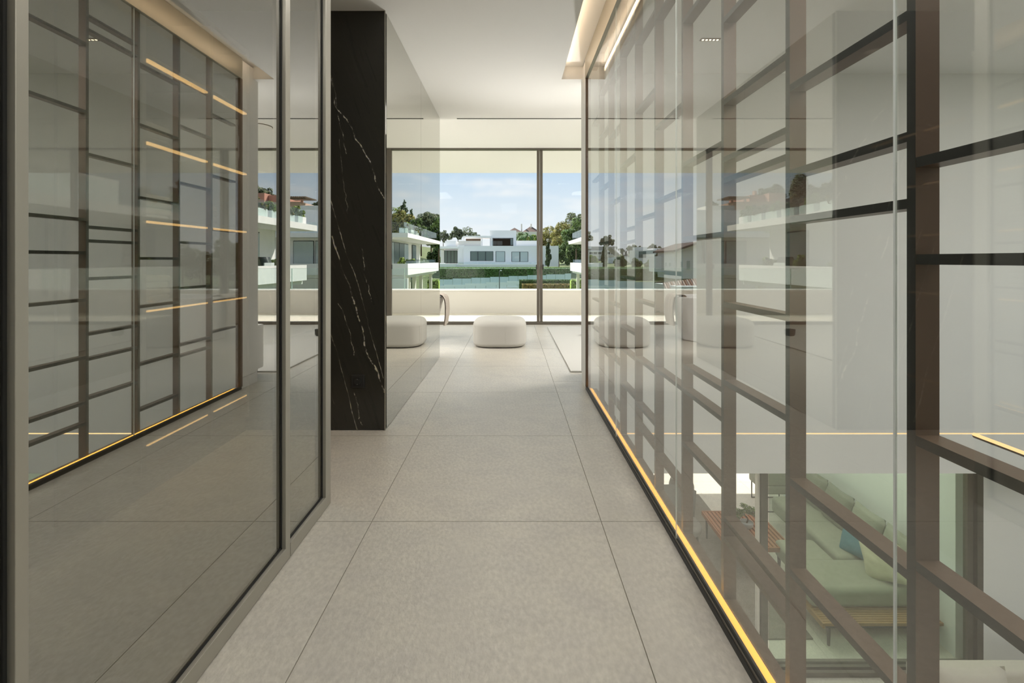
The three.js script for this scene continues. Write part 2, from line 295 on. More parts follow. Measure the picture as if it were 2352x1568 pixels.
// ---------------------------------------------------------------- reflective glass doors in champagne frames
function glassDoor(d0, d1, label, f = 0.034) {
  const t = thing('glass_door_panel', label, 'glass door', V(XL, 0, (d0 + d1) / 2), 'sliding glass doors of the dressing room');
  box('bottom_rail', XL - 0.05, XL, 0.003, 0.055, d0 + 0.001, d1 - 0.001, M.champagne, t, 0.0015);
  box('top_rail', XL - 0.05, XL, CEIL - 0.055, CEIL - 0.003, d0 + 0.001, d1 - 0.001, M.champagne, t);
  box('stile', XL - 0.05, XL, 0.055, CEIL - 0.055, d1 - f, d1 - 0.001, M.champagne, t, 0.0015);
  box('pane', XG - 0.004, XG, 0.055, CEIL - 0.055, d0 + 0.002, d1 - f, M.halfMirror, t);
  const g = 0.006;
  merged('gasket', [boxGeo(XG, XG + 0.004, 0.055, 0.055 + g, d0 + 0.002, d1 - f), boxGeo(XG, XG + 0.004, CEIL - 0.055 - g, CEIL - 0.055, d0 + 0.002, d1 - f), boxGeo(XG, XG + 0.004, 0.055, CEIL - 0.055, d1 - f - g, d1 - f)], M.gasket, t);
}
glassDoor(-2.2, -0.705, 'grey reflective glass door panel furthest from the marble wall');
glassDoor(-0.70, 0.8285, 'wide grey reflective glass door panel beside the amber floor light', 0.024);
glassDoor(0.830, 1.8035, 'large grey reflective glass door panel mirroring the bronze lattice', 0.037);
glassDoor(1.8055, 2.207, 'narrow grey reflective glass door panel next to the black marble wall', 0.06);

// ---------------------------------------------------------------- dressing room behind the doors
{
  const w = thing('wardrobe', 'dark open wardrobe with amber lit shelves behind the reflective glass', 'wardrobe', V(-2.1, 0, 2.7));
  const x0 = -2.42, x1 = -1.752, bays = [[0.52, 1.38], [1.38, 2.24], [2.24, 2.745], [2.745, 3.145]];
  box('back_panel', x0, x0 + 0.02, 0.02, 2.5, 0.52, 3.145, M.wardrobe, w);
  box('plinth', x0, x1 - 0.03, 0.0, 0.10, 0.52, 3.145, M.wardrobe, w);
  box('top_panel', x0, x1, 2.5, 2.53, 0.52, 3.145, M.wardrobe, w);
  for (const d of [0.52, 1.38, 2.24, 2.745, 3.125]) box('side_panel', x0, x1, 0.10, 2.5, d - 0.012, d + 0.012, M.wardrobe, w);
  bays.forEach(([d0, d1], b) => {
    if (b < 2) { for (let k = 0; k < 2; k++) { const a = d0 + 0.014 + k * 0.42, dr = box('door', x1 - 0.02, x1 - 0.001, 0.11, 2.49, a, a + 0.405, M.wardrobe, w); put('handle', boxGeo(x1, x1 + 0.012, 1.0, 1.3, a + (k ? 0.02 : 0.37), a + (k ? 0.035 : 0.385)), M.bronze, dr).position.set(0, 0, 0); dr.children[0].position.set(0, 0, 0); } return; }
    for (const y of [0.24, 0.886, 1.318, 1.70, 2.10]) {
      box('shelf', x0 + 0.02, x1 - 0.002, y + 0.012, y + 0.032, d0 + 0.013, d1 - 0.013, M.wardrobe, w);
      box('light_strip', x1 - 0.028, x1 - 0.004, y + 0.002, y + 0.012, d0 + 0.03, d1 - 0.03, M.ledShelf, w);
      rect('shelf_light', 0.016, d1 - d0 - 0.08, WARM, y > 0.5 ? 5 : 3, V(x1 - 0.016, y, (d0 + d1) / 2), V(x1 - 0.12, y - 0.4, (d0 + d1) / 2));
    }
  });
  const cols = [[0.55, 0.50, 0.42], [0.20, 0.24, 0.30], [0.60, 0.58, 0.55], [0.34, 0.25, 0.18], [0.46, 0.42, 0.36], [0.25, 0.25, 0.24]];
  const nm = ['beige', 'navy blue', 'pale grey', 'brown', 'taupe', 'charcoal']; let q = 0;
  for (const [y, shelf] of [[0.918, 'middle'], [1.35, 'upper'], [1.732, 'top']]) for (const [d, bay] of [[2.50, 'wide'], [2.94, 'narrow']]) {
    const c = cols[q], t = thing('folded_clothes', `${nm[q++]} folded garments stacked on the ${shelf} lit shelf of the ${bay} wardrobe bay`, 'clothes', V(-2.05, y, d));
    const m = std({ color: new THREE.Color(...c), roughness: 1 });
    for (let k = 0; k < 4; k++) box('folded_layer', -2.25 + 0.02 * rnd(), -1.90 - 0.02 * rnd(), y + k * 0.035, y + k * 0.035 + 0.034, d - 0.14 + 0.01 * rnd(), d + 0.14 - 0.01 * rnd(), m, t, 0.014);
  }
  const dl = thing('downlight', 'small round warm downlight in the dressing room ceiling', 'downlight', V(-1.55, CEIL, 2.55));
  const ring = new THREE.TorusGeometry(0.05, 0.006, 8, 32); ring.rotateX(Math.PI / 2); put('bezel', ring, M.white, dl, V(0, -0.002, 0));
  const disc = new THREE.CylinderGeometry(0.046, 0.046, 0.006, 32); put('lens', disc, M.ledSpot, dl, V(0, -0.002, 0));
  const sp = new THREE.SpotLight(new THREE.Color(1, 0.78, 0.5), 1.2, 0, 0.7, 0.8); sp.name = 'downlight_beam'; sp.position.copy(V(-1.55, CEIL - 0.012, 2.55)); sp.target.position.copy(V(-1.55, 0, 2.55)); sp.castShadow = true; scene.add(sp, sp.target);
}

// ---------------------------------------------------------------- glass screen, floor light and bronze lattice on the edge of the void
{
  const g = thing('glass_screen', 'frameless clear glass screen in a dark floor channel along the void', 'glass screen', V(XR, 0, 2));
  box('floor_channel', XR, 0.6765, 0.0, 0.022, -3.0, 4.15, M.black, g);
  box('channel_lip', XR + 0.002, XR + 0.006, 0.022, 0.028, -3.0, 4.15, M.frame, g);
  box('top_channel', XR - 0.004, 0.672, CEIL - 0.07, CEIL + 0.113, -3.0, 4.15, M.champagne, g);
  box('end_post', XR, 0.690, 0.022, CEIL - 0.07, 4.128, 4.163, M.bronze, g);
  const js = [-2.46, -1.37, -0.28, 0.81, 1.89, 2.98, 4.128];
  for (let i = 0; i < 6; i++) { box('pane', 0.6585, 0.6615, 0.022, CEIL - 0.07, js[i] + 0.003, js[i + 1] - 0.003, M.screenGlass, g); if (i) box('pane_edge', 0.6583, 0.6617, 0.022, CEIL - 0.07, js[i] - 0.0021, js[i] + 0.0021, M.polish, g); }
  const l = thing('floor_light_strip', 'amber strip of light let into the floor along the glass screen', 'light strip', V(0.69, 0, 2));
  box('profile', 0.6765, 0.7045, -0.02, 0.012, -3.0, 4.128, M.black, l);
  box('diffuser', 0.679, 0.702, 0.012, 0.016, -3.0, 4.126, M.ledFloor, l);
  rect('floor_strip_light', 0.020, 7.0, AMBER, 2.6, V(0.6905, 0.018, 0.6), V(0.6905, 1, 0.6));
  const cv = thing('cove_light_strip', 'bright warm strip of light inside the ceiling cove', 'light strip', V(0.47, CEIL + 0.07, 2));
  box('profile', 0.459, 0.468, CEIL + 0.055, CEIL + 0.10, -3.0, 4.30, M.white, cv);
  box('diffuser', 0.468, 0.474, CEIL + 0.062, CEIL + 0.092, -3.0, 4.30, M.ledCove, cv);
  rect('cove_light', 7.2, 0.03, new THREE.Color(1, 0.72, 0.46), 5.5, V(0.476, CEIL + 0.077, 0.65), V(2, CEIL + 0.077, 0.65));
}
{
  const xf = 0.709, xb = 0.751, t = thing('lattice_screen', 'tall bronze lattice of posts and staggered bars behind the glass', 'lattice screen', V(0.73, 0, 2));
  const BF = [M.bronze, M.black, M.bronze, M.bronze, M.bronze, M.bronze], P0 = 0.826, ST = 0.3744, th = 0.0185, top = VOID - 0.01;
  box('bottom_chord', 0.7045, xb, -0.36, 0.004, -3.0, 4.16, M.bronze, t);
  box('top_chord', xf, xb, top - 0.02, VOID - 0.002, -3.0, 4.16, M.bronze, t);
  for (let k = -10; k <= 8; k++) box('post', xf, xb, 0.004, top - 0.02, P0 + k * ST, P0 + k * ST + th, BF, t);
  const bays = { '-1': [0.18, 0.01, -0.308, -0.528, 0.55, 0.86, 1.2], 0: [0.448, 0.23, 0.11, -0.556, -0.787, 0.78, 1.25], 1: [0.812, 0.537, 0.345, 0.275, -0.14, -0.40, -0.857, -0.925, 1.15], 2: [0.998, 0.404, 0.096, -0.43, -0.53, -0.752, 1.4], 3: [1.2, 0.66, 0.30, -0.05, -0.53, -0.95, 1.5],
    4: [1.25, 0.86, 0.24, 0.05, -0.22, -0.55, -0.81, -0.93], 5: [1.42, 1.34, 0.62, 0.20, 0.12, -0.10, -0.42, -0.565, -0.79], 6: [1.3, 0.9, 0.42, 0.02, -0.30, -0.68, -0.98], 7: [1.35, 1.0, 0.58, 0.14, -0.20, -0.62, -0.70], 8: [1.2, 0.7, 0.26, -0.33, -0.58] };
  const r = mulberry(5);
  for (let k = -10; k <= 8; k++) {
    const ys = bays[k] ?? Array.from({ length: 7 }, (_, i) => -0.95 + i * 0.37 + 0.2 * (r() - 0.5));
    const a = P0 + k * ST + th, b = Math.min(P0 + (k + 1) * ST, 4.16);
    for (const y of ys) box('bar', xf + 0.0005, xb - 0.0005, EYE + y - 0.0178, EYE + y, a, b, BF, t);
  }
}
{ // small fittings of the void and the ceiling
  const d = thing('recessed_spotlight', 'slim recessed fitting of five tiny spots in the ceiling of the void', 'spotlight', V(1.63, VOID, 3.9));
  const y = VOID, z = 3.63, x = 1.53;
  box('housing', x - 0.075, x + 0.075, y - 0.006, y + 0.004, z - 0.02, z + 0.02, M.bronze, d);
  for (let k = 0; k < 5; k++) { const c = new THREE.CylinderGeometry(0.008, 0.008, 0.006, 14); c.translate(x - 0.056 + k * 0.028, y - 0.006, -z); put('lens', c, M.ledSpot, d); }
  const s = thing('ceiling_speaker', 'flat round white ceiling speaker near the window', 'speaker', V(2.0, CEIL2, 6.96));
  put('grille', new THREE.CylinderGeometry(0.17, 0.17, 0.012, 40), M.white, s, V(0, -0.006, 0)); const tr = new THREE.TorusGeometry(0.172, 0.006, 8, 48); tr.rotateX(Math.PI / 2); put('rim', tr, M.frame, s, V(0, -0.004, 0));
  const pl = thing('linear_pendant', 'slim rounded amber linear lamp hanging in the void', 'lamp', V(3.2, -0.07, 2.3));
  const cap = new THREE.CapsuleGeometry(0.014, 1.9, 6, 14); cap.rotateX(Math.PI / 2); put('body', cap, M.bronze, pl, V(0, -0.006, 0));
  const cap2 = new THREE.CapsuleGeometry(0.0125, 1.9, 6, 14); cap2.rotateX(Math.PI / 2); put('diffuser', cap2, M.ledWall, pl, V(-0.003, 0.004, 0));
  for (const z of [-0.6, 0.5]) { const c = bar(V(0, 0.01, z), V(0, VOID + 0.07, z), 0.002); put('cable', c, M.black, pl, V(0, 0, 0)); }
  rect('pendant_light', 0.02, 1.9, new THREE.Color(1, 0.62, 0.28), 3, V(3.2, -0.045, 2.3), V(3.2, 3, 2.3));
}

// ---------------------------------------------------------------- added fill lamps in the ceilings, out of direct view
function fillPanel(name, label, x, y, d, w, l, k, fr = 0.012) {  // one added fill lamp: frame, diffuser and area light
  const t = thing(name, label, 'ceiling light', V(x, y, d));
  merged('frame', [boxGeo(x - w / 2 - fr, x + w / 2 + fr, y - 0.006, y + 0.002, d - l / 2 - fr, d - l / 2), boxGeo(x - w / 2 - fr, x + w / 2 + fr, y - 0.006, y + 0.002, d + l / 2, d + l / 2 + fr), boxGeo(x - w / 2 - fr, x - w / 2, y - 0.006, y + 0.002, d - l / 2, d + l / 2), boxGeo(x + w / 2, x + w / 2 + fr, y - 0.006, y + 0.002, d - l / 2, d + l / 2)], M.white, t);
  box('diffuser', x - w / 2, x + w / 2, y - 0.003, y + 0.002, d - l / 2, d + l / 2, M.ledFill, t);
  rect(name + '_beam', w, l, NEUTRAL, k, V(x, y - 0.008, d), V(x, y - 1, d - 0.0001)).rotation.set(-Math.PI / 2, 0, 0);
}
fillPanel('added_linear_light', 'added long linear fill light in the corridor ceiling', -0.1, CEIL, 1.55, 0.5, 2.8, 2.7);  // added fill for the corridor, overhead and out of frame
fillPanel('added_light_panel', 'added square fill light panel over the void next to the tall glazing', 4.4, VOID, 1.2, 1.2, 2.4, 3.0);
fillPanel('added_light_panel', 'added square fill light panel over the void next to the lattice', 2.2, VOID, 0.6, 1.2, 2.4, 3.0);  // both lamps over the void are added fill, out of frame
fillPanel('added_light_panel', 'added fill light panel over the low cabinet', 4.4, CEIL2, 6.9, 1.2, 1.8, 9);
fillPanel('added_light_panel', 'added fill light panel over the bathroom', -3.6, CEIL2, 6.9, 1.2, 1.8, 9);  // this pair is added to brighten the rooms at either side
{
  const t = thing('added_step_strip', 'added hidden fill light strip on the step between the two ceilings', 'light strip', V(0.5, 2.95, 5.58));  // added strip, out of sight, brightens the upper ceiling
  box('profile', -5.0, 6.0, 2.90, 2.93, 5.581, 5.61, M.white, t); box('diffuser', -5.0, 6.0, 2.93, 2.934, 5.583, 5.608, M.ledFill, t);
  rect('added_step_beam', 10.9, 0.022, NEUTRAL, 20, V(0.5, 2.936, 5.596), V(0.5, 3.3, 5.85));
}

fillPanel('added_light_panel', 'added fill light panel under the slab over the garden sofa', 4.0, -0.352, 6.2, 1.0, 2.0, 1.2);
fillPanel('added_light_panel', 'added fill light panel under the slab over the slatted table', 2.2, -0.352, 6.2, 1.0, 2.0, 1.2);  // two added lamps that lift the covered garden terrace

fillPanel('added_light_panel', 'added fill light panel behind the wall that closes the void', 2.3, CEIL, 5.0, 1.6, 0.7, 18);
fillPanel('added_light_panel', 'added fill light panel behind the mirror clad wall', -2.4, CEIL, 4.6, 1.6, 1.2, 14);  // added fill, kept out of sight behind the walls


{ // added fill uplight, shrouded from view, washes the corridor ceiling
  const t = thing('added_uplight', 'added small black bowl fill uplight on the mat behind the wall end', 'uplight', V(1.12, 0.016, 7.0));
  put('bowl', new THREE.LatheGeometry([[0, 0], [0.055, 0], [0.07, 0.02], [0.075, 0.095], [0.071, 0.095], [0.066, 0.025], [0, 0.02]].map(([x, y]) => new THREE.Vector2(x, y)), 32), M.black, t, V(0, 0, 0));
  put('lens', new THREE.CylinderGeometry(0.035, 0.035, 0.004, 24), M.ledFill, t, V(0, 0.026, 0));
  const s = new THREE.SpotLight(NEUTRAL, 33, 0, 0.46, 1); s.name = 'added_uplight_beam'; s.position.copy(V(1.12, 0.066, 7.0)); s.target.position.copy(V(-0.2, CEIL, 2.7)); s.castShadow = true; s.shadow.radius = 1; scene.add(s, s.target);
}
// ---------------------------------------------------------------- furniture of the upper floor
function puff(rx, rz, h, n = 2.7, edge = 0.075, sag = 0.008) { // soft rounded drum: superellipse plan, rolled edges
  const prof = []; for (let i = 0; i <= 8; i++) { const a = -Math.PI / 2 + i / 8 * Math.PI / 2; prof.push([1 - edge * 0.6 / rx * (1 - Math.cos(a)), edge * 0.6 * (1 + Math.sin(a))]); }
  for (let i = 0; i <= 10; i++) { const a = i / 10 * Math.PI / 2; prof.push([1 - edge / rx * (1 - Math.cos(a)), h - edge + edge * Math.sin(a)]); }
  for (let i = 1; i <= 6; i++) prof.push([(1 - edge / rx) * (1 - i / 6), h + sag * Math.sin(i / 6 * Math.PI / 2)]);
  const S = 72, pos = [], idx = [];
  prof.forEach(([k, y]) => { for (let j = 0; j <= S; j++) { const a = j / S * 2 * Math.PI, c = Math.cos(a), s = Math.sin(a), r = Math.pow(Math.pow(Math.abs(c), n) + Math.pow(Math.abs(s), n), -1 / n); pos.push(rx * k * r * c, y, rz * k * r * s); } });
  for (let i = 0; i < prof.length - 1; i++) for (let j = 0; j < S; j++) { const a = i * (S + 1) + j, b = a + S + 1; idx.push(a, b, a + 1, a + 1, b, b + 1); }
  const g = new THREE.BufferGeometry(); g.setAttribute('position', new THREE.Float32BufferAttribute(pos, 3)); g.setIndex(idx); g.computeVertexNormals(); return metreUV(g);
}
{
  const o = thing('ottoman', 'cream leather ottoman with rounded corners in front of the window', 'ottoman', V(-0.165, 0, 6.38));
  put('cushion', puff(0.355, 0.335, 0.35, 3.3, 0.085), M.cream, o, V(0, 0.008, 0));
  put('foot_pad', new THREE.CylinderGeometry(0.24, 0.24, 0.012, 32), M.black, o, V(0, 0.006, 0));
  for (const a of [0.3, 1.35, 2.5, 4.71]) {
    const n = 3.3, c = Math.cos(a), s = Math.sin(a), r = Math.pow(Math.pow(Math.abs(c), n) + Math.pow(Math.abs(s), n), -1 / n);
    put('seam', bar(new THREE.Vector3(0.355 * r * c, 0.06, -0.335 * r * s * -1), new THREE.Vector3(0.355 * r * c, 0.28, 0.335 * r * s), 0.0018), M.cream, o, V(0, 0, 0));
  }
}
{ // freestanding bathtub with a towel over its end
  const t = thing('bathtub', 'freestanding oval grey white bathtub by the window', 'bathtub', V(-1.83, 0, 6.75));
  const prof = [[0.0, 0.0], [0.80, 0.0], [0.83, 0.02], [0.90, 0.28], [0.985, 0.60], [0.995, 0.615], [0.98, 0.625], [0.93, 0.615], [0.86, 0.35], [0.78, 0.16], [0.5, 0.12], [0.0, 0.12]];
  const S = 64, pos = [], idx = [];
  prof.forEach(([k, y]) => { for (let j = 0; j <= S; j++) { const a = j / S * 2 * Math.PI, c = Math.cos(a), s = Math.sin(a), r = Math.pow(Math.abs(c) ** 2.4 + Math.abs(s) ** 2.4, -1 / 2.4); pos.push(0.86 * k * r * c, y, 0.42 * (k < 0.99 ? k : k) * r * s); } });
  for (let i = 0; i < prof.length - 1; i++) for (let j = 0; j < S; j++) { const a = i * (S + 1) + j, b = a + S + 1; idx.push(a, b, a + 1, a + 1, b, b + 1); }
  const g = new THREE.BufferGeometry(); g.setAttribute('position', new THREE.Float32BufferAttribute(pos, 3)); g.setIndex(idx); g.computeVertexNormals(); put('shell', metreUV(g), M.sanitary, t, V(0, 0, 0));
  const dr = new THREE.CylinderGeometry(0.03, 0.03, 0.006, 20); put('drain', dr, M.chrome, t, V(0, 0.122, 0));
  const path = [[0.135, 0.22], [0.155, 0.42], [0.135, 0.60], [0.09, 0.645], [0.03, 0.648], [-0.03, 0.630], [-0.05, 0.48], [-0.06, 0.34]], tw = 0.30, tp = [], ti = [];
  const cur = new THREE.CatmullRomCurve3(path.map(([x, y]) => new THREE.Vector3(x, y, 0))), n = 36, m = 14;
  for (let side = 0; side < 2; side++) for (let i = 0; i <= n; i++) for (let j = 0; j <= m; j++) {
    const p = cur.getPoint(i / n), q = cur.getTangent(i / n), v = j / m - 0.5, o = (side ? -0.007 : 0.007) + 0.012 * Math.sin(v * 17 + i * 0.05) * (1 - Math.abs(i / n - 0.5)) * (Math.abs(i / n - 0.5) > 0.12 ? 1 : 0.2);
    tp.push(p.x + -q.y * o, p.y + q.x * o, v * tw * (1 + 0.12 * (0.5 - i / n)));
  }
  const K = (n + 1) * (m + 1); for (let s = 0; s < 2; s++) for (let i = 0; i < n; i++) for (let j = 0; j < m; j++) { const a = s * K + i * (m + 1) + j, b = a + m + 1; ti.push(...(s ? [a, a + 1, b, a + 1, b + 1, b] : [a, b, a + 1, a + 1, b, b + 1])); }
  const tg = new THREE.BufferGeometry(); tg.setAttribute('position', new THREE.Float32BufferAttribute(tp, 3)); tg.setIndex(ti); tg.computeVertexNormals(); metreUV(tg);
  const to = tag(put('towel', tg, M.towel), 'taupe towel draped over the end of the bathtub', 'towel'); to.position.copy(V(-1.08, 0, 6.72));
}
tag(box('floor_mat', 0.595, 1.5, 0.0, 0.016, 4.77, 7.95, std({ color: new THREE.Color(0.52, 0.51, 0.48), roughness: 0.7 }), scene, 0.004), 'large pale low mat beside the wall end', 'mat');
{
  const c = thing('low_cabinet', 'low white cabinet on a dark plinth behind the wall end', 'cabinet', V(1.6, 0, 4.55));
  box('body', 0.76, 2.6, 0.07, 0.50, 4.425, 4.72, M.white, c, 0.004);
  box('plinth', 0.80, 2.56, 0.017, 0.07, 4.425, 4.69, M.black, c);
  for (let k = 0; k < 3; k++) { const d = box('drawer', 0.768 + k * 0.61, 1.372 + k * 0.61, 0.08, 0.49, 4.72, 4.737, M.white, c, 0.002); }
}

// ---------------------------------------------------------------- living room below
{
  const s = thing('sofa', 'pale linen sofa in the living room below the void', 'sofa', V(4.3, -3, 3.7));
  box('base', 3.55, 5.4, -2.92, -2.76, 3.35, 4.25, M.linen, s, 0.03);
  for (let k = 0; k < 2; k++) box('seat_cushion', 3.57 + k * 0.91, 4.46 + k * 0.91, -2.76, -2.61, 3.33, 4.10, M.linen, s, 0.05);
  box('backrest', 3.55, 5.4, -2.76, -2.46, 4.10, 4.26, M.linen, s, 0.04);
  for (const [x, d] of [[3.62, 3.42], [3.62, 4.18], [5.33, 3.42], [5.33, 4.18]]) put('leg', bar(V(x, -3, d), V(x, -2.92, d), 0.015, 0.022), M.black, s);
}
function pillow(w, h, t, mat, at, rot, label) {
  const n = 14, pos = [], idx = [], g = new THREE.BufferGeometry();
  for (let s = 0; s < 2; s++) for (let i = 0; i <= n; i++) for (let j = 0; j <= n; j++) {
    const u = i / n * 2 - 1, v = j / n * 2 - 1, k = Math.pow((1 - u * u) * (1 - v * v), 0.42), cor = 1 - 0.07 * (1 - Math.abs(u * v)) * (Math.max(Math.abs(u), Math.abs(v)) ** 4);
    pos.push(u * w / 2 * cor, v * h / 2 * cor, (s ? -1 : 1) * t / 2 * k * (1 + 0.12 * N3(u * 2 + at.x, v * 2, s + at.z)));
  }
  const K = (n + 1) ** 2; for (let s = 0; s < 2; s++) for (let i = 0; i < n; i++) for (let j = 0; j < n; j++) { const a = s * K + i * (n + 1) + j, b = a + n + 1; idx.push(...(s ? [a, a + 1, b, a + 1, b + 1, b] : [a, b, a + 1, a + 1, b, b + 1])); }
  g.setAttribute('position', new THREE.Float32BufferAttribute(pos, 3)); g.setIndex(idx); g.computeVertexNormals(); metreUV(g);
  const m = put('cushion', g, mat); m.position.copy(at); m.rotation.set(...rot, 'YXZ'); return tag(m, label, 'cushion');
}
pillow(0.62, 0.46, 0.20, M.linen, V(3.92, -2.565, 3.97), [-0.30, 0, 0], 'white linen cushion leaning on the sofa below the void');

// ---------------------------------------------------------------- covered garden terrace below
const GY = -3.02;
{
  const t = struct(thing('floor_garden', 'sunlit pale stone paving of the covered garden terrace below', 'terrace'));
  box('bed', -3, 12, GY - 0.4, GY - 0.003, 4.81, 15, M.grout, t);
  for (let i = 0; i < 8; i++) for (let k = 0; k < 9; k++) box('tile', 0.3 + i, 1.297 + i, GY - 0.003, GY, 4.82 + k, 5.817 + k, M.paver, t, 0, rnd(), rnd());
  struct(box('wall_garden', 4.80, 5.0, GY, -0.36, 5.35, 9.6, M.render));
  struct(box('wall_pier', 4.64, 4.84, GY, -0.82, 4.92, 5.12, M.render));
  tag(box('outdoor_rug', 1.55, 3.30, GY, GY + 0.018, 5.15, 8.33, M.rug, scene, 0.005), 'large grey beige woven outdoor rug on the garden terrace', 'rug');
}
{
  const Y = GY, s = thing('garden_sofa', 'long sage green outdoor sofa on a slatted wooden platform', 'sofa', V(4.1, GY, 6.1));
  for (let k = 0; k < 7; k++) box('slat', 3.34, 4.62, Y + 0.245, Y + 0.275, 5.03 + k * 0.033, 5.054 + k * 0.033, M.iroko, s);
  box('platform', 3.34, 4.62, Y + 0.235, Y + 0.27, 5.27, 5.85, M.iroko, s);
  box('side_rail', 3.32, 3.345, Y + 0.225, Y + 0.278, 5.02, 5.85, M.iroko, s);
  box('frame', 3.38, 4.60, Y + 0.20, Y + 0.235, 5.06, 5.10, M.black, s);
  box('seat_cushion', 3.34, 4.64, Y + 0.275, Y + 0.49, 5.235, 5.80, M.sage, s, 0.06);
  box('seat_cushion', 3.50, 4.03, Y + 0.22, Y + 0.44, 5.81, 6.30, M.sage, s, 0.06);
  box('seat_cushion', 4.04, 4.66, Y + 0.24, Y + 0.49, 5.81, 7.35, M.sage, s, 0.06);
  box('backrest', 4.66, 4.78, Y + 0.22, Y + 0.80, 5.24, 7.40, M.sage, s, 0.04);
  for (const [x, d] of [[3.42, 5.08], [4.5, 5.08], [3.45, 5.78], [4.5, 7.25], [3.55, 6.25]]) put('leg', bar(V(x, Y, d), V(x, Y + 0.23, d), 0.014, 0.024), M.black, s);
  const bp = [[5.53, 'sage', M.sage], [6.06, 'sage', M.sage], [6.59, 'grey sage', M.sagePillow], [7.12, 'grey sage', M.sagePillow]];
  bp.forEach(([d, c, m], i) => pillow(0.51, 0.50, 0.20, m, V(4.56, Y + 0.70, d), [-0.25, -Math.PI / 2, 0], `${c} back cushion of the garden sofa, ${['first', 'second', 'third', 'fourth'][i]} from its slatted end`));
  pillow(0.40, 0.36, 0.16, M.teal, V(4.33, Y + 0.63, 5.90), [-0.5, -Math.PI / 2 + 0.3, 0.15], 'crumpled teal blue cushion on the garden sofa');
  pillow(0.42, 0.40, 0.16, M.oat, V(4.30, Y + 0.66, 5.45), [-0.45, -Math.PI / 2 + 0.5, 0.4], 'cream cushion propped beside the teal cushion on the garden sofa');
}
{
  const Y = GY, t = thing('slatted_table', 'low teak coffee table with a slatted top on the rug', 'table', V(3.25, GY + 0.018, 6.6));
  for (let k = 0; k < 14; k++) box('slat', 2.87 + k * 0.0565, 2.907 + k * 0.0565, Y + 0.375, Y + 0.40, 6.16, 7.03, M.teak, t, 0.003);
  for (const d of [6.14, 7.03]) box('rail', 2.85, 3.665, Y + 0.345, Y + 0.402, d, d + 0.022, M.teak, t);
  for (const x of [2.84, 3.66]) box('rail', x, x + 0.018, Y + 0.345, Y + 0.402, 6.14, 7.05, M.teak, t);
  for (const [x, d] of [[2.9, 6.2], [3.62, 6.2], [2.9, 7.0], [3.62, 7.0]]) put('leg', bar(V(x, Y + 0.018, d), V(x, Y + 0.36, d), 0.012, 0.02), M.black, t);
}
function leafGeo(mass, n, size, cols, seed, flat = 0) {    // many small leaf blades in clumps that crowd over rounded masses
  const r0 = mulberry(seed + 900), blobs = mass.flatMap((b) => [[b[0], b[1], b[2], b[3] * 0.78, b[4] * 0.78, b[5] * 0.78], ...Array.from({ length: 9 }, () => { const a = new THREE.Vector3(r0() - 0.5, r0() - 0.42, r0() - 0.5).normalize(), k = 0.75 + 0.35 * r0(), s = 0.28 + 0.2 * r0(); return [b[0] + a.x * b[3] * k, b[1] + a.y * b[4] * k, b[2] + a.z * b[5] * k, b[3] * s, b[4] * s, b[5] * s]; })]);
  const r = mulberry(seed), pos = new Float32Array(n * 12), nor = new Float32Array(n * 12), col = new Float32Array(n * 12), idx = [], a = new THREE.Vector3(), u = new THREE.Vector3(), v = new THREE.Vector3(), nn = new THREE.Vector3();
  const vol = blobs.map((b) => Math.cbrt((b[3] * b[4] * b[5]) ** 2)); const tot = vol.reduce((x, y) => x + y, 0);
  for (let i = 0; i < n; i++) {
    let p = r() * tot, k = 0; while (k < blobs.length - 1 && p > vol[k]) p -= vol[k++];
    const b = blobs[k]; a.set(r() - 0.5, r() - 0.5, r() - 0.5).normalize(); const rad = 0.62 + 0.42 * Math.sqrt(r());
    u.set(r() - 0.5, (r() - 0.5) * (1 - flat), r() - 0.5).normalize(); v.set(r() - 0.5, r() - 0.5, r() - 0.5).cross(u).normalize(); nn.crossVectors(u, v);
    if (nn.dot(a) < 0) nn.negate();
    const s = size * (0.6 + 0.8 * r()), c = cols[Math.floor(r() * cols.length)], q = 0.85 + 0.3 * r(), cx = b[0] + a.x * b[3] * rad, cy = b[1] + a.y * b[4] * rad, cz = b[2] + a.z * b[5] * rad;
    [[1, 0], [0, 0.5], [-1, 0], [0, -0.5]].forEach(([e, f], j) => { const o = i * 12 + j * 3; pos[o] = cx + (u.x * e + v.x * f) * s; pos[o + 1] = cy + (u.y * e + v.y * f) * s; pos[o + 2] = cz + (u.z * e + v.z * f) * s; nor[o] = lerp(nn.x, a.x, 0.6); nor[o + 1] = lerp(nn.y, a.y, 0.6); nor[o + 2] = lerp(nn.z, a.z, 0.6); col[o] = c[0] * q; col[o + 1] = c[1] * q; col[o + 2] = c[2] * q; });
    idx.push(i * 4, i * 4 + 1, i * 4 + 2, i * 4, i * 4 + 2, i * 4 + 3);
  }
  const g = new THREE.BufferGeometry(); g.setAttribute('position', new THREE.BufferAttribute(pos, 3)); g.setAttribute('normal', new THREE.BufferAttribute(nor, 3)); g.setAttribute('color', new THREE.BufferAttribute(col, 3)); g.setAttribute('uv', new THREE.BufferAttribute(new Float32Array(n * 8), 2)); g.setIndex(idx); return g;
}
M.leaf = phy({ vertexColors: true, roughness: 0.95, transmission: 0.4, side: THREE.DoubleSide, name: 'foliage' });
M.bark = std({ color: new THREE.Color(0.16, 0.11, 0.075), roughness: 1 });
const GREEN = [[0.22, 0.34, 0.095], [0.26, 0.39, 0.108], [0.18, 0.28, 0.081]], OLIVE = [[0.49, 0.46, 0.121], [0.39, 0.42, 0.115], [0.54, 0.46, 0.135]], LIME = [[0.41, 0.54, 0.095], [0.32, 0.47, 0.095]], DARKG = [[0.14, 0.22, 0.081], [0.18, 0.26, 0.095]], EUCA = [[0.36, 0.43, 0.257], [0.45, 0.49, 0.311], [0.30, 0.36, 0.203]];
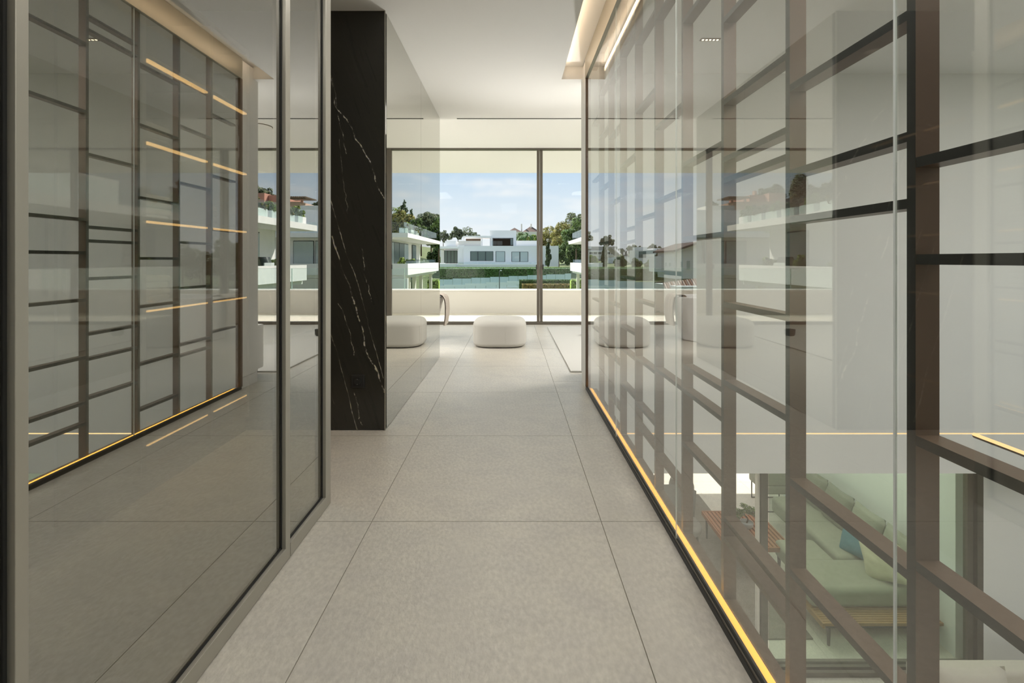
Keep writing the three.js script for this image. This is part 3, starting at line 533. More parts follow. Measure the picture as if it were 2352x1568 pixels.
{
  const p = thing('potted_bonsai', 'small bushy green bonsai in a grey bowl on the slatted table', 'potted plant', V(3.30, GY + 0.402, 6.62));
  put('pot', new THREE.LatheGeometry([[0, 0], [0.06, 0], [0.085, 0.03], [0.09, 0.075], [0.082, 0.075], [0.078, 0.06], [0, 0.06]].map(([x, y]) => new THREE.Vector2(x, y)), 28), std({ color: new THREE.Color(0.36, 0.37, 0.36), roughness: 0.8 }), p, V(0, 0, 0));
  put('trunk', new THREE.TubeGeometry(new THREE.CatmullRomCurve3([V(0, 0.05, 0), V(0.02, 0.12, 0), V(-0.05, 0.18, 0.01), V(-0.12, 0.2, 0.02)]), 12, 0.011, 7), M.bark, p, V(0, 0, 0));
  put('foliage', leafGeo([[-0.14, 0.19, 0, 0.10, 0.06, 0.09], [0.02, 0.25, 0, 0.09, 0.05, 0.08], [-0.22, 0.13, 0.02, 0.08, 0.05, 0.08], [0.10, 0.20, 0, 0.06, 0.04, 0.06]], 1500, 0.016, GREEN, 3), M.leaf, p, V(0, 0, 0));
}
{
  const Y = GY + 0.018, c = thing('lounge_chair', 'low dark woven oval lounge chair beside the slatted table', 'chair', V(2.36, Y, 6.75)), m = std({ color: new THREE.Color(0.20, 0.19, 0.17), roughness: 0.9 });
  const shell = puff(0.34, 0.30, 0.10, 2.2, 0.045); put('seat', shell, m, c, V(0, 0.30, 0));
  const bk = new THREE.CylinderGeometry(0.36, 0.32, 0.42, 36, 1, true, Math.PI * 0.62, Math.PI * 0.78); bk.scale(1, 1, 0.9); metreUV(bk); put('backrest', bk, std({ color: new THREE.Color(0.20, 0.19, 0.17), roughness: 0.9, side: THREE.DoubleSide }), c, V(0, 0.56, 0));
  for (const [x, z] of [[0.22, 0.18], [-0.22, 0.18], [0.22, -0.18], [-0.22, -0.18]]) put('leg', bar(V(x * 1.15, 0, z * 1.15), V(x, 0.31, z), 0.011, 0.018), M.black, c, V(0, 0, 0));
  const a = thing('armchair', 'pale green armchair on thin dark legs past the garden sofa', 'chair', V(4.42, GY, 8.0));
  box('seat', 4.16, 4.72, GY + 0.30, GY + 0.45, 7.72, 8.28, M.sage, a, 0.04); box('backrest', 4.60, 4.74, GY + 0.42, GY + 0.92, 7.70, 8.30, M.oat, a, 0.04);
  for (const d of [7.72, 8.24]) box('armrest', 4.16, 4.70, GY + 0.45, GY + 0.66, d, d + 0.06, M.sage, a, 0.02);
  for (const [x, d] of [[4.2, 7.76], [4.68, 7.76], [4.2, 8.24], [4.68, 8.24]]) put('leg', bar(V(x, GY, d), V(x, GY + 0.31, d), 0.009, 0.012), M.black, a);
  for (const d of [7.76, 8.24]) put('runner', bar(V(4.2, GY + 0.008, d), V(4.68, GY + 0.008, d), 0.008), M.black, a);
  const b = thing('woven_basket', 'tall round woven basket standing on the sunny paving', 'basket', V(2.90, GY + 0.018, 8.05));
  put('body', new THREE.LatheGeometry([[0, 0], [0.16, 0], [0.20, 0.06], [0.205, 0.30], [0.17, 0.42], [0.158, 0.42], [0.19, 0.28], [0.15, 0.03], [0, 0.03]].map(([x, y]) => new THREE.Vector2(x, y)), 32), M.rug, b, V(0, 0, 0));
  const rim = new THREE.TorusGeometry(0.165, 0.012, 8, 32); rim.rotateX(Math.PI / 2); put('rim', rim, M.sanitary, b, V(0, 0.42, 0));
}
// ---------------------------------------------------------------- the neighbourhood
M.lawn = std({ map: rep(data(512, 512, (u, v) => { const k = 1 + 0.25 * tileable((x, y) => fbm2(x * 14, y * 14, 4))(u, v); return [0.45 * k, 0.49 * k, 0.33 * k]; }), 24), roughness: 1 });
M.pink = std({ color: new THREE.Color(0.52, 0.28, 0.21), roughness: 0.95 });
M.pinkPale = std({ color: new THREE.Color(0.72, 0.50, 0.40), roughness: 0.95 });
M.terracotta = std({ color: new THREE.Color(0.42, 0.20, 0.13), roughness: 0.95 });
M.roofBrown = std({ color: new THREE.Color(0.15, 0.098, 0.075), roughness: 0.95 });
M.roofGrey = std({ color: new THREE.Color(0.50, 0.46, 0.44), roughness: 0.95 });
M.steel = std({ color: new THREE.Color(0.05, 0.06, 0.06), roughness: 0.5 });
M.timber = std({ color: new THREE.Color(0.13, 0.09, 0.06), roughness: 0.9 });
{
  const n = 150, R = 900, pos = [], idx = [];
  const hgt = (x, d) => { const p = Math.hypot(x, d), an = Math.atan2(x, d); return -3.7 + 2.9 * smooth(84, 108, p) + smooth(110, 330, p) * (6 + 5 * N2(an * 2.2, 1)) + smooth(300, 800, p) * (5 + 4 * N2(an * 3, 9)) + 14 * smooth(0.03, 0.5, an) * (1 - smooth(0.9, 1.4, an)) * smooth(90, 190, p); };
  for (let i = 0; i <= n; i++) for (let j = 0; j <= n; j++) { const a = i / n * Math.PI * 2, r = 4.9 + (R - 4.9) * Math.pow(j / n, 2.2), x = Math.sin(a) * r, d = Math.cos(a) * r; pos.push(x, Math.min(hgt(x, d), r < 40 ? -3.7 : 1e9), -d - 3); }
  for (let i = 0; i < n; i++) for (let j = 0; j < n; j++) { const a = i * (n + 1) + j, b = a + n + 1; idx.push(a, b, a + 1, a + 1, b, b + 1); }
  const g = new THREE.BufferGeometry(); g.setAttribute('position', new THREE.Float32BufferAttribute(pos, 3)); g.setIndex(idx); g.computeVertexNormals(); metreUV(g);
  struct(put('ground', g, M.lawn));
}
function tree(name, label, base, h, crown, n, size, cols, seed, group) { // crown: blobs as shares of the height, relative to the base
  const t = thing(name, label, 'tree', base, group);
  const bl = crown.map(([x, y, z, a, b, c]) => [x * h, y * h, z * h, a * h, b * h, c * h]);
  put('trunk', bar(V(0, -1.5, 0), V(bl[0][0] * 0.6, bl[0][1], 0), 0.022 * h, 0.010 * h, 7), M.bark, t, V(0, 0, 0));
  put('foliage', leafGeo(bl, Math.round(n * 3.2), size * 0.52, cols, seed), M.leaf, t, V(0, 0, 0)); return t;
}
const ROUND = [[0, 0.62, 0, 0.32, 0.36, 0.32], [-0.2, 0.5, 0.05, 0.22, 0.25, 0.22], [0.22, 0.54, 0, 0.2, 0.24, 0.2]];
const LOOSE = [[0, 0.80, 0, 0.20, 0.18, 0.2], [-0.2, 0.66, 0, 0.17, 0.13, 0.16], [0.19, 0.70, 0, 0.15, 0.13, 0.15], [0.05, 0.55, 0, 0.12, 0.10, 0.12]];
const SPIRE = [[0, 0.30, 0, 0.105, 0.28, 0.105], [0, 0.60, 0, 0.085, 0.26, 0.085], [0, 0.84, 0, 0.045, 0.16, 0.045]];
const CONE = [[0, 0.25, 0, 0.24, 0.14, 0.24], [0, 0.42, 0, 0.19, 0.13, 0.19], [0, 0.60, 0, 0.13, 0.12, 0.13], [0, 0.78, 0, 0.08, 0.11, 0.08], [0, 0.93, 0, 0.035, 0.08, 0.035]];
function palm(label, base, h, fr, n, cols, seed, group) {
  const t = thing('palm_tree', label, 'palm', base, group), r = mulberry(seed), m = std({ color: new THREE.Color(...cols), roughness: 0.8, side: THREE.DoubleSide });
  put('trunk', bar(V(0, -0.5, 0), V(0, h, 0), 0.035 * h, 0.022 * h, 8), M.bark, t, V(0, 0, 0));
  for (let k = 0; k < n; k++) {
    const a = k / n * 2 * Math.PI + r(), el = -0.2 + 1.2 * r(), pos = [], idx = [], S = 9; let x = 0, y = h, e = el;
    for (let i = 0; i <= S; i++) { const w = fr * 0.10 * Math.sin(Math.PI * Math.min(1, 0.1 + i / S * 0.9)) + 0.01; for (const s of [-1, 0, 1]) pos.push(x * Math.cos(a) - s * w * Math.sin(a), y - Math.abs(s) * w * 0.5, x * Math.sin(a) + s * w * Math.cos(a)); x += Math.cos(e) * fr / S; y += Math.sin(e) * fr / S; e -= 0.24; }
    for (let i = 0; i < S; i++) for (const s of [0, 1]) { const q = i * 3 + s; idx.push(q, q + 3, q + 1, q + 1, q + 3, q + 4); }
    const g = new THREE.BufferGeometry(); g.setAttribute('position', new THREE.Float32BufferAttribute(pos, 3)); g.setIndex(idx); g.computeVertexNormals(); put('frond', metreUV(g), m, t, V(0, 0, 0));
  }
  return t;
}
function hedge(name, label, x0, x1, y0, y1, d0, d1, n, size, cols, seed) { // clipped block of leaves
  const r = mulberry(seed), t = thing(name, label, 'hedge', V((x0 + x1) / 2, y0, (d0 + d1) / 2)), bl = [];
  const L = x1 - x0, k = Math.max(2, Math.round(L / 2.2));
  for (let i = 0; i < k; i++) bl.push([x0 + (i + 0.5) * L / k, (y0 + y1) / 2, -(d0 + d1) / 2, L / k * 0.62, (y1 - y0) * 0.5, (d1 - d0) * 0.5]);
  const c = cols[0]; box('mass', x0, x1, y0, y1 - 0.06 * (y1 - y0), d0 + 0.1, d1, std({ color: new THREE.Color(...c), roughness: 1 }), t);
  const g = new THREE.BufferGeometry(); // leaves over the clipped faces
  const pos = [], nor = [], col = [], idx = [], u = new THREE.Vector3(), v = new THREE.Vector3();
  for (let i = 0; i < n; i++) {
    const f = r(), top = f < 0.45, x = lerp(x0, x1, r()), y = top ? y1 - 0.04 * r() : lerp(y0, y1, r()), d = top ? lerp(d0, d1, r()) : d0 + 0.08 * r(); u.set(r() - 0.5, r() - 0.5, r() - 0.5).normalize(); v.set(r() - 0.5, r() - 0.5, r() - 0.5).cross(u).normalize();
    const s = size * (0.6 + 0.8 * r()), cc = cols[Math.floor(r() * cols.length)], q = 0.8 + 0.4 * r();
    [[1, 0], [0, 0.55], [-1, 0], [0, -0.55]].forEach(([a, b]) => { pos.push(x + (u.x * a + v.x * b) * s, y + (u.y * a + v.y * b) * s, -d + (u.z * a + v.z * b) * s); nor.push(0, top ? 1 : 0.25, top ? 0.25 : 1); col.push(cc[0] * q, cc[1] * q, cc[2] * q); });
    idx.push(i * 4, i * 4 + 1, i * 4 + 2, i * 4, i * 4 + 2, i * 4 + 3);
  }
  g.setAttribute('position', new THREE.Float32BufferAttribute(pos, 3)); g.setAttribute('normal', new THREE.Float32BufferAttribute(nor, 3)); g.setAttribute('color', new THREE.Float32BufferAttribute(col, 3)); g.setAttribute('uv', new THREE.Float32BufferAttribute(new Float32Array(n * 8), 2)); g.setIndex(idx);
  put('leaves', g, M.leaf, t); return t;
}
// surveyed box: a rectangle in the picture seen from (cx, eye), d0 metres away and `deep` metres thick
const sbox = (name, px0, px1, py0, py1, d, deep, mat, parent, cx = 0) => { const a = spot(px0, py1, d, cx), b = spot(px1, py0, d, cx); return box(name, a.x, b.x, a.y, b.y, d, d + deep, mat, parent); };
function win(px0, px1, py0, py1, d, n, parent, cx, glass = M.winGlass, fr = M.steel) { // frame with n panes, each pane a sub-part
  const f = sbox('window', px0, px1, py0, py1, d - 0.06, 0.10, fr, parent, cx), w = (px1 - px0) / n, m = Math.min(w * 0.13, 1.15);
  for (let i = 0; i < n; i++) sbox('pane', px0 + i * w + m, px0 + (i + 1) * w - m, py0 + 0.7, py1 - 0.5, d - 0.09, 0.08, glass, f, cx);
  return f;
}
{ // white villa straight ahead
  const v = thing('villa', 'long white flat roofed villa with a roof terrace beyond the hedge', 'house', spot(1170, 612, 100)), d = 100;
  sbox('wall', 1065, 1236, 564.5, 607, d, 14, M.render, v); sbox('wall', 1236, 1283, 564.5, 612, d + 1, 12, M.render, v);
  sbox('wall', 1051, 1066, 563, 606, d + 0.6, 8, M.render, v); sbox('wall', 1012, 1052, 574, 606, d + 4, 8, M.render, v);
  sbox('roof_slab', 1008, 1053, 565.5, 571, d, 9, M.render, v); sbox('wall', 1022, 1047, 553, 565.5, d + 2, 7, M.render, v);
  sbox('terrace_wall', 1047, 1240, 607, 616, d - 4, 4, M.render, v); sbox('terrace_wall', 1000, 1047, 605.5, 617, d - 6, 4, M.render, v);
  sbox('penthouse_wall', 1125, 1131, 546, 565, d + 5, 7, M.render, v); sbox('penthouse_wall', 1179, 1186, 546, 565, d + 5, 7, M.render, v); sbox('penthouse_roof', 1125, 1186, 529, 546, d + 5, 7, M.render, v); sbox('penthouse_back', 1131, 1179, 546, 565, d + 10, 0.3, M.timber, v);
  sbox('canopy', 1064, 1126, 541.5, 545.5, d + 3, 6, M.render, v); sbox('canopy_post', 1064.5, 1066.5, 545.5, 556, d + 3, 0.2, M.render, v); sbox('canopy_post', 1106, 1108, 545.5, 564, d + 3.4, 0.2, M.render, v); sbox('canopy_back', 1070, 1104, 546, 556, d + 8.5, 0.2, M.timber, v);
  sbox('roof_parapet', 1053, 1105, 553, 565, d + 1.5, 0.3, M.renderWarm, v); sbox('roof_parapet', 1186, 1236, 552.5, 565, d + 3, 0.4, M.render, v);
  win(1080, 1133, 577, 599, d, 3, v, 0); win(1138.5, 1160, 577, 601, d, 1, v, 0, M.winPale); win(1175, 1213, 578, 601, d, 2, v, 0, M.winPale); win(1020, 1051, 575, 605, d + 3.9, 4, v, 0); win(1178 - 6, 1179, 547, 563, d + 5.2, 1, v, 0);
  for (let k = 0; k < 12; k++) sbox('balustrade_pane', 1051 + k * 15.5, 1066 + k * 15.5, 601.5, 607.5, d - 3.9, 0.02, M.balGlass, v);
  for (let k = 0; k < 2; k++) sbox('balustrade_pane', 1129 + k * 13, 1141 + k * 13, 553, 563, d + 1, 0.02, M.balGlass, v);
  const h = thing('hillside_house', 'brown tiled hipped roof house on the hill above the villa', 'house', spot(1200, 545, 180));
  sbox('wall', 1166, 1238, 532, 552, 182, 10, M.renderWarm, h);
  for (const [a, b, t0, t1] of [[1158, 1206, 520, 533], [1194, 1248, 516, 533]]) { const p = spot((a + b) / 2, t1, 180), w = (b - a) / F * 180, g = new THREE.ConeGeometry(w * 0.62, (t1 - t0) / F * 180, 4); g.rotateY(Math.PI / 4); g.translate(p.x, p.y + (t1 - t0) / F * 90, -187); put('roof', metreUV(g), M.roofBrown, h); }
  for (const px of [1198, 1220]) sbox('chimney', px - 1.5, px + 1.5, 514, 533, 186, 0.6, M.renderWarm, h);
}
hedge('clipped_hedge', 'long clipped dark green hedge below the white villa', -46, 10.0, -2.4, -0.22, 80, 91, 46000, 0.08, [[0.07, 0.17, 0.03], [0.10, 0.22, 0.035], [0.15, 0.29, 0.045]], 31);
{ // stepped glass fences on the slope
  const rows = [['stepped_glass_fence', 'stepped blue grey glass fence climbing in front of the clipped hedge', 75, 760, 1312, 21.5, (x) => lerp(655, 641.5, (x - 1010) / 300), 14.5, M.blueGlass], ['pool_glass_fence', 'pale lower glass fence beside the planted bank', 68, 900, 1192, 24, (x) => lerp(667, 656.5, (x - 1010) / 180), 13.5, M.paleGlass]];
  for (const [n, l, d, x0, x1, w, f, h, m] of rows) {
    const t = thing(n, l, 'fence', spot((x0 + x1) / 2, f((x0 + x1) / 2), d));
    for (let x = x0; x < x1 - 1; x += w) { const yb = f(Math.floor(x / (2 * w)) * 2 * w), e = Math.min(x + w, x1); sbox('glass_panel', x + 0.3, e - 0.3, yb - h, yb, d, 0.03, m, t); sbox('kerb', x, e, yb, yb + (d > 70 ? 4 : 14), d - 0.1, 0.5, M.render, t); }
  }
}
hedge('flowering_hedge', 'orange tinged low hedge on the planted bank', 1.25, 8.5, -3.6, -1.81, 57.5, 58.7, 5000, 0.07, [[0.38, 0.26, 0.08], [0.30, 0.32, 0.08], [0.45, 0.25, 0.08]], 41);
hedge('bank_hedge', 'dark clipped hedge of separate shrubs on the planted bank', 0.94, 8.9, -3.6, -1.42, 60, 61.4, 6000, 0.085, [[0.09, 0.17, 0.04], [0.13, 0.23, 0.05]], 43);
hedge('lime_bush', 'bright lime green bush beside the planted bank hedge', 7.0, 8.3, -2.8, -1.24, 55.6, 56.8, 700, 0.10, LIME, 47);
{
  const l = thing('street_lamp', 'slim black street lamp with a small white head beyond the terrace rail', 'street lamp', spot(1147, 680, 50));
  const b = spot(1147, 690, 50), t = spot(1147, 623, 50); put('pole', bar(b, t, 0.05, 0.035), M.steel, l); put('arm', bar(t, spot(1150, 621.5, 50), 0.03), M.steel, l); sbox('head', 1148.5, 1152.5, 620.3, 622, 49.9, 0.3, M.render, l);
}
{ // trees straight ahead
  const T = (n, l, px, yb, yt, d, crown, k, s, c, seed, g) => { const b = spot(px, yb, d), h = (yb - yt) / F * d; tree(n, l, b, h, crown, k, s, c, seed, g); };
  T('cypress_tree', 'slim dark cypress in front of the white villa', 1259, 613, 557, 92, SPIRE, 2600, 0.20, DARKG, 51);
  T('eucalyptus_tree', 'open crowned tree behind the roof terrace of the villa', 1052, 575, 522, 140, LOOSE, 1300, 0.42, EUCA, 52);
  T('eucalyptus_tree', 'thin airy tree behind the canopy of the villa', 1075, 575, 522, 150, LOOSE, 500, 0.36, EUCA, 53);
  T('eucalyptus_tree', 'small round topped tree at the far end of the villa', 1018, 580, 530, 145, LOOSE, 900, 0.4, EUCA, 54);
  T('broadleaf_tree', 'low feathery tree showing over the villa canopy', 1092, 570, 534, 164, LOOSE, 500, 0.4, EUCA, 55);
  T('broadleaf_tree', 'broad olive gold tree on the slope beside the villa', 1262, 612, 520, 140, ROUND, 5200, 0.36, OLIVE, 56);
  T('broadleaf_tree', 'tall olive green tree on the slope above the cypress', 1302, 612, 512, 130, ROUND, 5200, 0.36, OLIVE, 57);
  T('broadleaf_tree', 'low spreading green tree on the slope behind the cypress', 1284, 622, 556, 118, ROUND, 3600, 0.32, GREEN, 64); T('broadleaf_tree', 'bushy green tree under the neighbouring roof slab', 1326, 628, 562, 106, ROUND, 4200, 0.32, GREEN, 65);
  T('eucalyptus_tree', 'tall loose tree rising over the olive gold trees', 1327, 600, 488, 150, LOOSE, 1900, 0.38, [[0.22, 0.28, 0.08], [0.28, 0.32, 0.10]], 59);
  T('broadleaf_tree', 'lime tinted tree behind the villa roof', 1222, 590, 545, 136, ROUND, 2600, 0.34, LIME, 60);
  T('broadleaf_tree', 'deep green tree under the hillside house', 1190, 595, 536, 148, ROUND, 2600, 0.36, GREEN, 61);
  palm('dark palm beside the brown roofed hillside house', spot(1212, 575, 122), 4.0, 2.6, 14, [0.08, 0.15, 0.05], 62); palm('short palm between the villa and the hillside house', spot(1197, 575, 116), 3.2, 2.4, 14, [0.09, 0.16, 0.05], 63);
}
// ---------------------------------------------------------------- the neighbouring villa to the side: far wing and near wing
function villaWing(label, x, d0, d1, back, cols) {
  const v = thing('terraced_villa', label, 'house', V(x, -3.6, (d0 + d1) / 2)), L = d1 - d0;
  box('roof_terrace_slab', x, x + back, 2.93, 3.28, d0, d1, M.render, v);
  box('terrace_parapet', x, x + 0.25, -0.05, 0.85, d0, d1 - 1.5, M.render, v); box('terrace_parapet', x + 0.25, x + back, -0.05, 0.85, d0, d0 + 0.25, M.render, v);
  box('terrace_floor', x + 0.25, x + back, -0.28, 0.05, d0 + 0.25, d1 - 1.5, M.render, v);
  box('lower_wall', x + 0.02, x + 3, -3.9, -0.3, d0, d0 + 0.3, M.render, v); box('lower_wall', x + 2.4, x + back, -3.9, -0.3, d0 + 0.3, d1 - 2, M.renderWarm, v);
  box('wall', x + 2.2, x + back, 0.05, 2.93, d0 + 1.6, d1 - 0.8, M.render, v);
  box('attic_wall', x + 6, x + back, 3.28, 5.4, d0 + 3, d1 - 4, M.render, v);
  const n = Math.floor((L - 4) / 1.9);
  for (let k = 0; k < n; k++) { const a = d0 + 2.2 + k * 1.9; if (k % 5 === 4) continue; const f = box('window', x + 2.12, x + 2.24, 0.08, 2.72, a, a + 1.86, M.steel, v); put('pane', boxGeo(x + 2.09, x + 2.15, 0.14, 2.66, a + 0.05, a + 1.80), k % 3 ? M.winGlass : M.winPale, f).position.copy(origin(f)).negate(); }
  for (let k = 0; k < 4; k++) { const a = x + 2.6 + k * 1.8; if (a + 1.7 > x + back) break; const f = box('window', a, a + 1.7, 0.08, 2.72, d0 + 1.54, d0 + 1.64, M.steel, v); put('pane', boxGeo(a + 0.05, a + 1.65, 0.14, 2.66, d0 + 1.51, d0 + 1.56), M.winPale, f).position.copy(origin(f)).negate(); }
  for (let k = 0; k < Math.floor(L / 2); k++) box('balustrade_pane', x + 0.30, x + 0.32, 3.28, 4.15, d0 + 0.05 + k * 2, d0 + 1.97 + k * 2, M.balGlass, v);
  for (let k = 0; k < Math.floor(back / 2); k++) box('balustrade_pane', x + 0.1 + k * 2, x + 2.02 + k * 2, 3.28, 4.15, d0 + 0.30, d0 + 0.32, M.balGlass, v);
  for (let k = 0; k < Math.floor(L / 2) - 1; k++) box('balustrade_pane', x + 0.12, x + 0.14, 0.85, 1.18, d0 + 0.05 + k * 2, d0 + 1.97 + k * 2, M.balGlass, v);
  for (let k = 0; k < 3; k++) box('column', x + 0.6, x + 0.9, -3.9, -0.3, d0 + 3.5 + k * (L - 6) / 2, d0 + 3.8 + k * (L - 6) / 2, M.renderWarm, v);
  for (let k = 0; k < 5; k++) { const f = box('window', x + 2.33, x + 2.42, -2.6, -0.7, d0 + 3.2 + k * 1.9, d0 + 4.9 + k * 1.9, M.steel, v); put('pane', boxGeo(x + 2.30, x + 2.36, -2.54, -0.76, d0 + 3.25 + k * 1.9, d0 + 4.85 + k * 1.9), M.winGlass, f).position.copy(origin(f)).negate(); }
  return v;
}
villaWing('far wing of a white terraced villa whose roof slab juts past the window post', 6.5, 37, 54, 12, 0);
villaWing('near wing of a white terraced villa with planted roof terrace, mirrored in the glass', 10.4, -6, 29.3, 14, 0);  // added length, out of view, bounces sunlight into the void
{
  const r = mulberry(77), ORD = ['first', 'second', 'third', 'fourth', 'fifth', 'sixth', 'seventh'];
  for (let k = 0; k < 9; k++) { // planters along the roof terraces
    const near = k < 6, x = near ? 11.0 : 7.1, d = near ? 20.5 + k * 1.5 : 38.2 + (k - 6) * 2.2, t = thing('planter', `${ORD[near ? 5 - k : 8 - k]} leafy white trough planter on the ${near ? 'near' : 'far'} wing roof terrace, counted from its far end`, 'planter', V(x, 3.28, d), near ? 'planters on the near roof terrace' : 'planters on the far roof terrace');
    put('trough', metreUV(new RoundedBoxGeometry(0.5, 0.45, 1.1, 2, 0.03)), M.render, t, V(0, 0.225, 0)); put('foliage', leafGeo([[0, 0.55, 0, 0.28, 0.24, 0.5], [0.05, 0.7 + 0.2 * r(), 0.2, 0.2, 0.2, 0.25]], 1600, 0.05, k % 2 ? LIME : [[0.22, 0.28, 0.10], [0.40, 0.32, 0.12]], 80 + k), M.leaf, t, V(0, 0, 0));
  }
  for (let k = 0; k < 5; k++) { const x = k < 3 ? 11.2 : 7.4, d = k < 3 ? 20.4 + k * 2.8 : 39 + (k - 3) * 3, t = thing('agave_plant', `${ORD[k < 3 ? 2 - k : 4 - k]} spiky plant on the ${k < 3 ? 'near' : 'far'} wing middle terrace, counted from its far end`, 'plant', V(x, 0.05, d), k < 3 ? 'spiky plants of the near wing' : 'spiky plants of the far wing'); put('pot', new THREE.CylinderGeometry(0.25, 0.18, 0.5, 16), M.steel, t, V(0, 0.25, 0)); put('leaves', leafGeo([[0, 0.85, 0, 0.34, 0.36, 0.34]], 900, 0.09, LIME, 95 + k), M.leaf, t, V(0, 0, 0)); }
  const c = thing('covered_barbecue', 'dark tent shaped barbecue cover on the terrace of the near wing', 'barbecue', V(11.3, 0.05, 24.6)); const g = new THREE.CylinderGeometry(0.35, 0.75, 1.25, 4); g.rotateY(Math.PI / 4); put('cover', metreUV(g), M.steel, c, V(0, 0.625, 0)); box('flap', 10.95, 11.0, 0.06, 1.0, 24.1, 25.1, M.render, c);
}
{ // pink house with a pergola above the near wing
  const h = thing('pink_house', 'salmon pink house with a timber pergola above the terraced villa', 'house', spot(1700, 480, 62, -1.746)), cx = -1.746, d = 62;
  sbox('wall', 1662, 1790, 463, 500, d, 10, M.pinkPale, h, cx); sbox('wall', 1700, 1735, 448, 470, d + 2, 6, M.pink, h, cx); sbox('wall', 1745, 1782, 443, 475, d + 1, 7, M.pink, h, cx); sbox('wall', 1790, 1850, 455, 500, d + 1, 7, M.pink, h, cx); sbox('chimney', 1712, 1717, 438, 450, d + 3, 0.6, M.pink, h, cx); sbox('wall', 1600, 1663, 472, 505, d - 6, 3, M.render, h, cx);
  const beam = sbox('pergola_beam', 1652, 1702, 452, 455.5, d - 1, 0.3, M.timber, h, cx); for (let k = 0; k < 12; k++) sbox('rafter', 1651 + k * 4.4, 1653 + k * 4.4, 450.5, 453, d - 1.6, 3.5, M.timber, beam, cx);
  for (const p of [1660, 1690]) sbox('pergola_post', p - 1.5, p + 1.5, 455, 466, d - 0.9, 0.3, M.pink, h, cx);
  for (let k = 0; k < 3; k++) win(1706 + k * 26, 1714 + k * 26, 470, 484, d - 0.1, 1, h, cx);
  const T = (n, l, px, yb, yt, dd, crown, k, s, c, seed) => { const b = spot(px, yb, dd, cx); tree(n, l, b, (yb - yt) / F * dd, crown, k, s, c, seed); };
  T('broadleaf_tree', 'tree behind the pink house chimney', 1760, 480, 425, 85, ROUND, 1500, 0.3, EUCA, 101); T('broadleaf_tree', 'small dark tree past the white wall of the pink house', 1618, 500, 458, 90, ROUND, 1300, 0.3, DARKG, 102); T('broadleaf_tree', 'tall dark tree behind the pink house', 1830, 500, 410, 80, ROUND, 2600, 0.32, EUCA, 103); T('broadleaf_tree', 'airy tree at the end of the pink house', 1890, 500, 415, 84, LOOSE, 1600, 0.32, EUCA, 104); T('broadleaf_tree', 'rounded tree between the pink house and its chimney', 1735, 480, 436, 88, ROUND, 1200, 0.3, EUCA, 105);
  const d2 = 88;
  T('conifer_tree', 'pointed dark conifer rising behind the far wing', 1424, 560, 462, d2 + 4, CONE, 3000, 0.26, DARKG, 110); T('conifer_tree', 'narrow conifer beside the tall pointed one', 1408, 560, 482, d2 + 12, CONE, 2000, 0.26, DARKG, 111);
  T('broadleaf_tree', 'olive toned tree behind the far wing roof terrace', 1432, 570, 490, d2 - 16, ROUND, 3000, 0.3, OLIVE, 112); T('eucalyptus_tree', 'grey green eucalyptus behind the far wing', 1362, 575, 484, d2 + 24, LOOSE, 3200, 0.32, EUCA, 113); T('eucalyptus_tree', 'second grey green eucalyptus behind the far wing roof', 1385, 575, 492, d2 + 36, ROUND, 3200, 0.32, EUCA, 114); T('broadleaf_tree', 'bushy green tree close behind the far wing terrace', 1402, 575, 505, d2 - 28, ROUND, 2600, 0.28, GREEN, 115); T('broadleaf_tree', 'dark green tree at the tip of the far wing slab', 1345, 590, 510, d2, ROUND, 2600, 0.3, GREEN, 116); T('eucalyptus_tree', 'leaning slender tree over the far wing balustrade', 1448, 560, 470, d2 + 24, LOOSE, 900, 0.3, LIME, 117); T('broadleaf_tree', 'tree filling the slope behind the two wings', 1490, 585, 478, d2, ROUND, 3000, 0.3, GREEN, 118); T('broadleaf_tree', 'tree between the far wing and the pink house', 1550, 585, 484, d2 + 12, ROUND, 3000, 0.3, EUCA, 119);
}
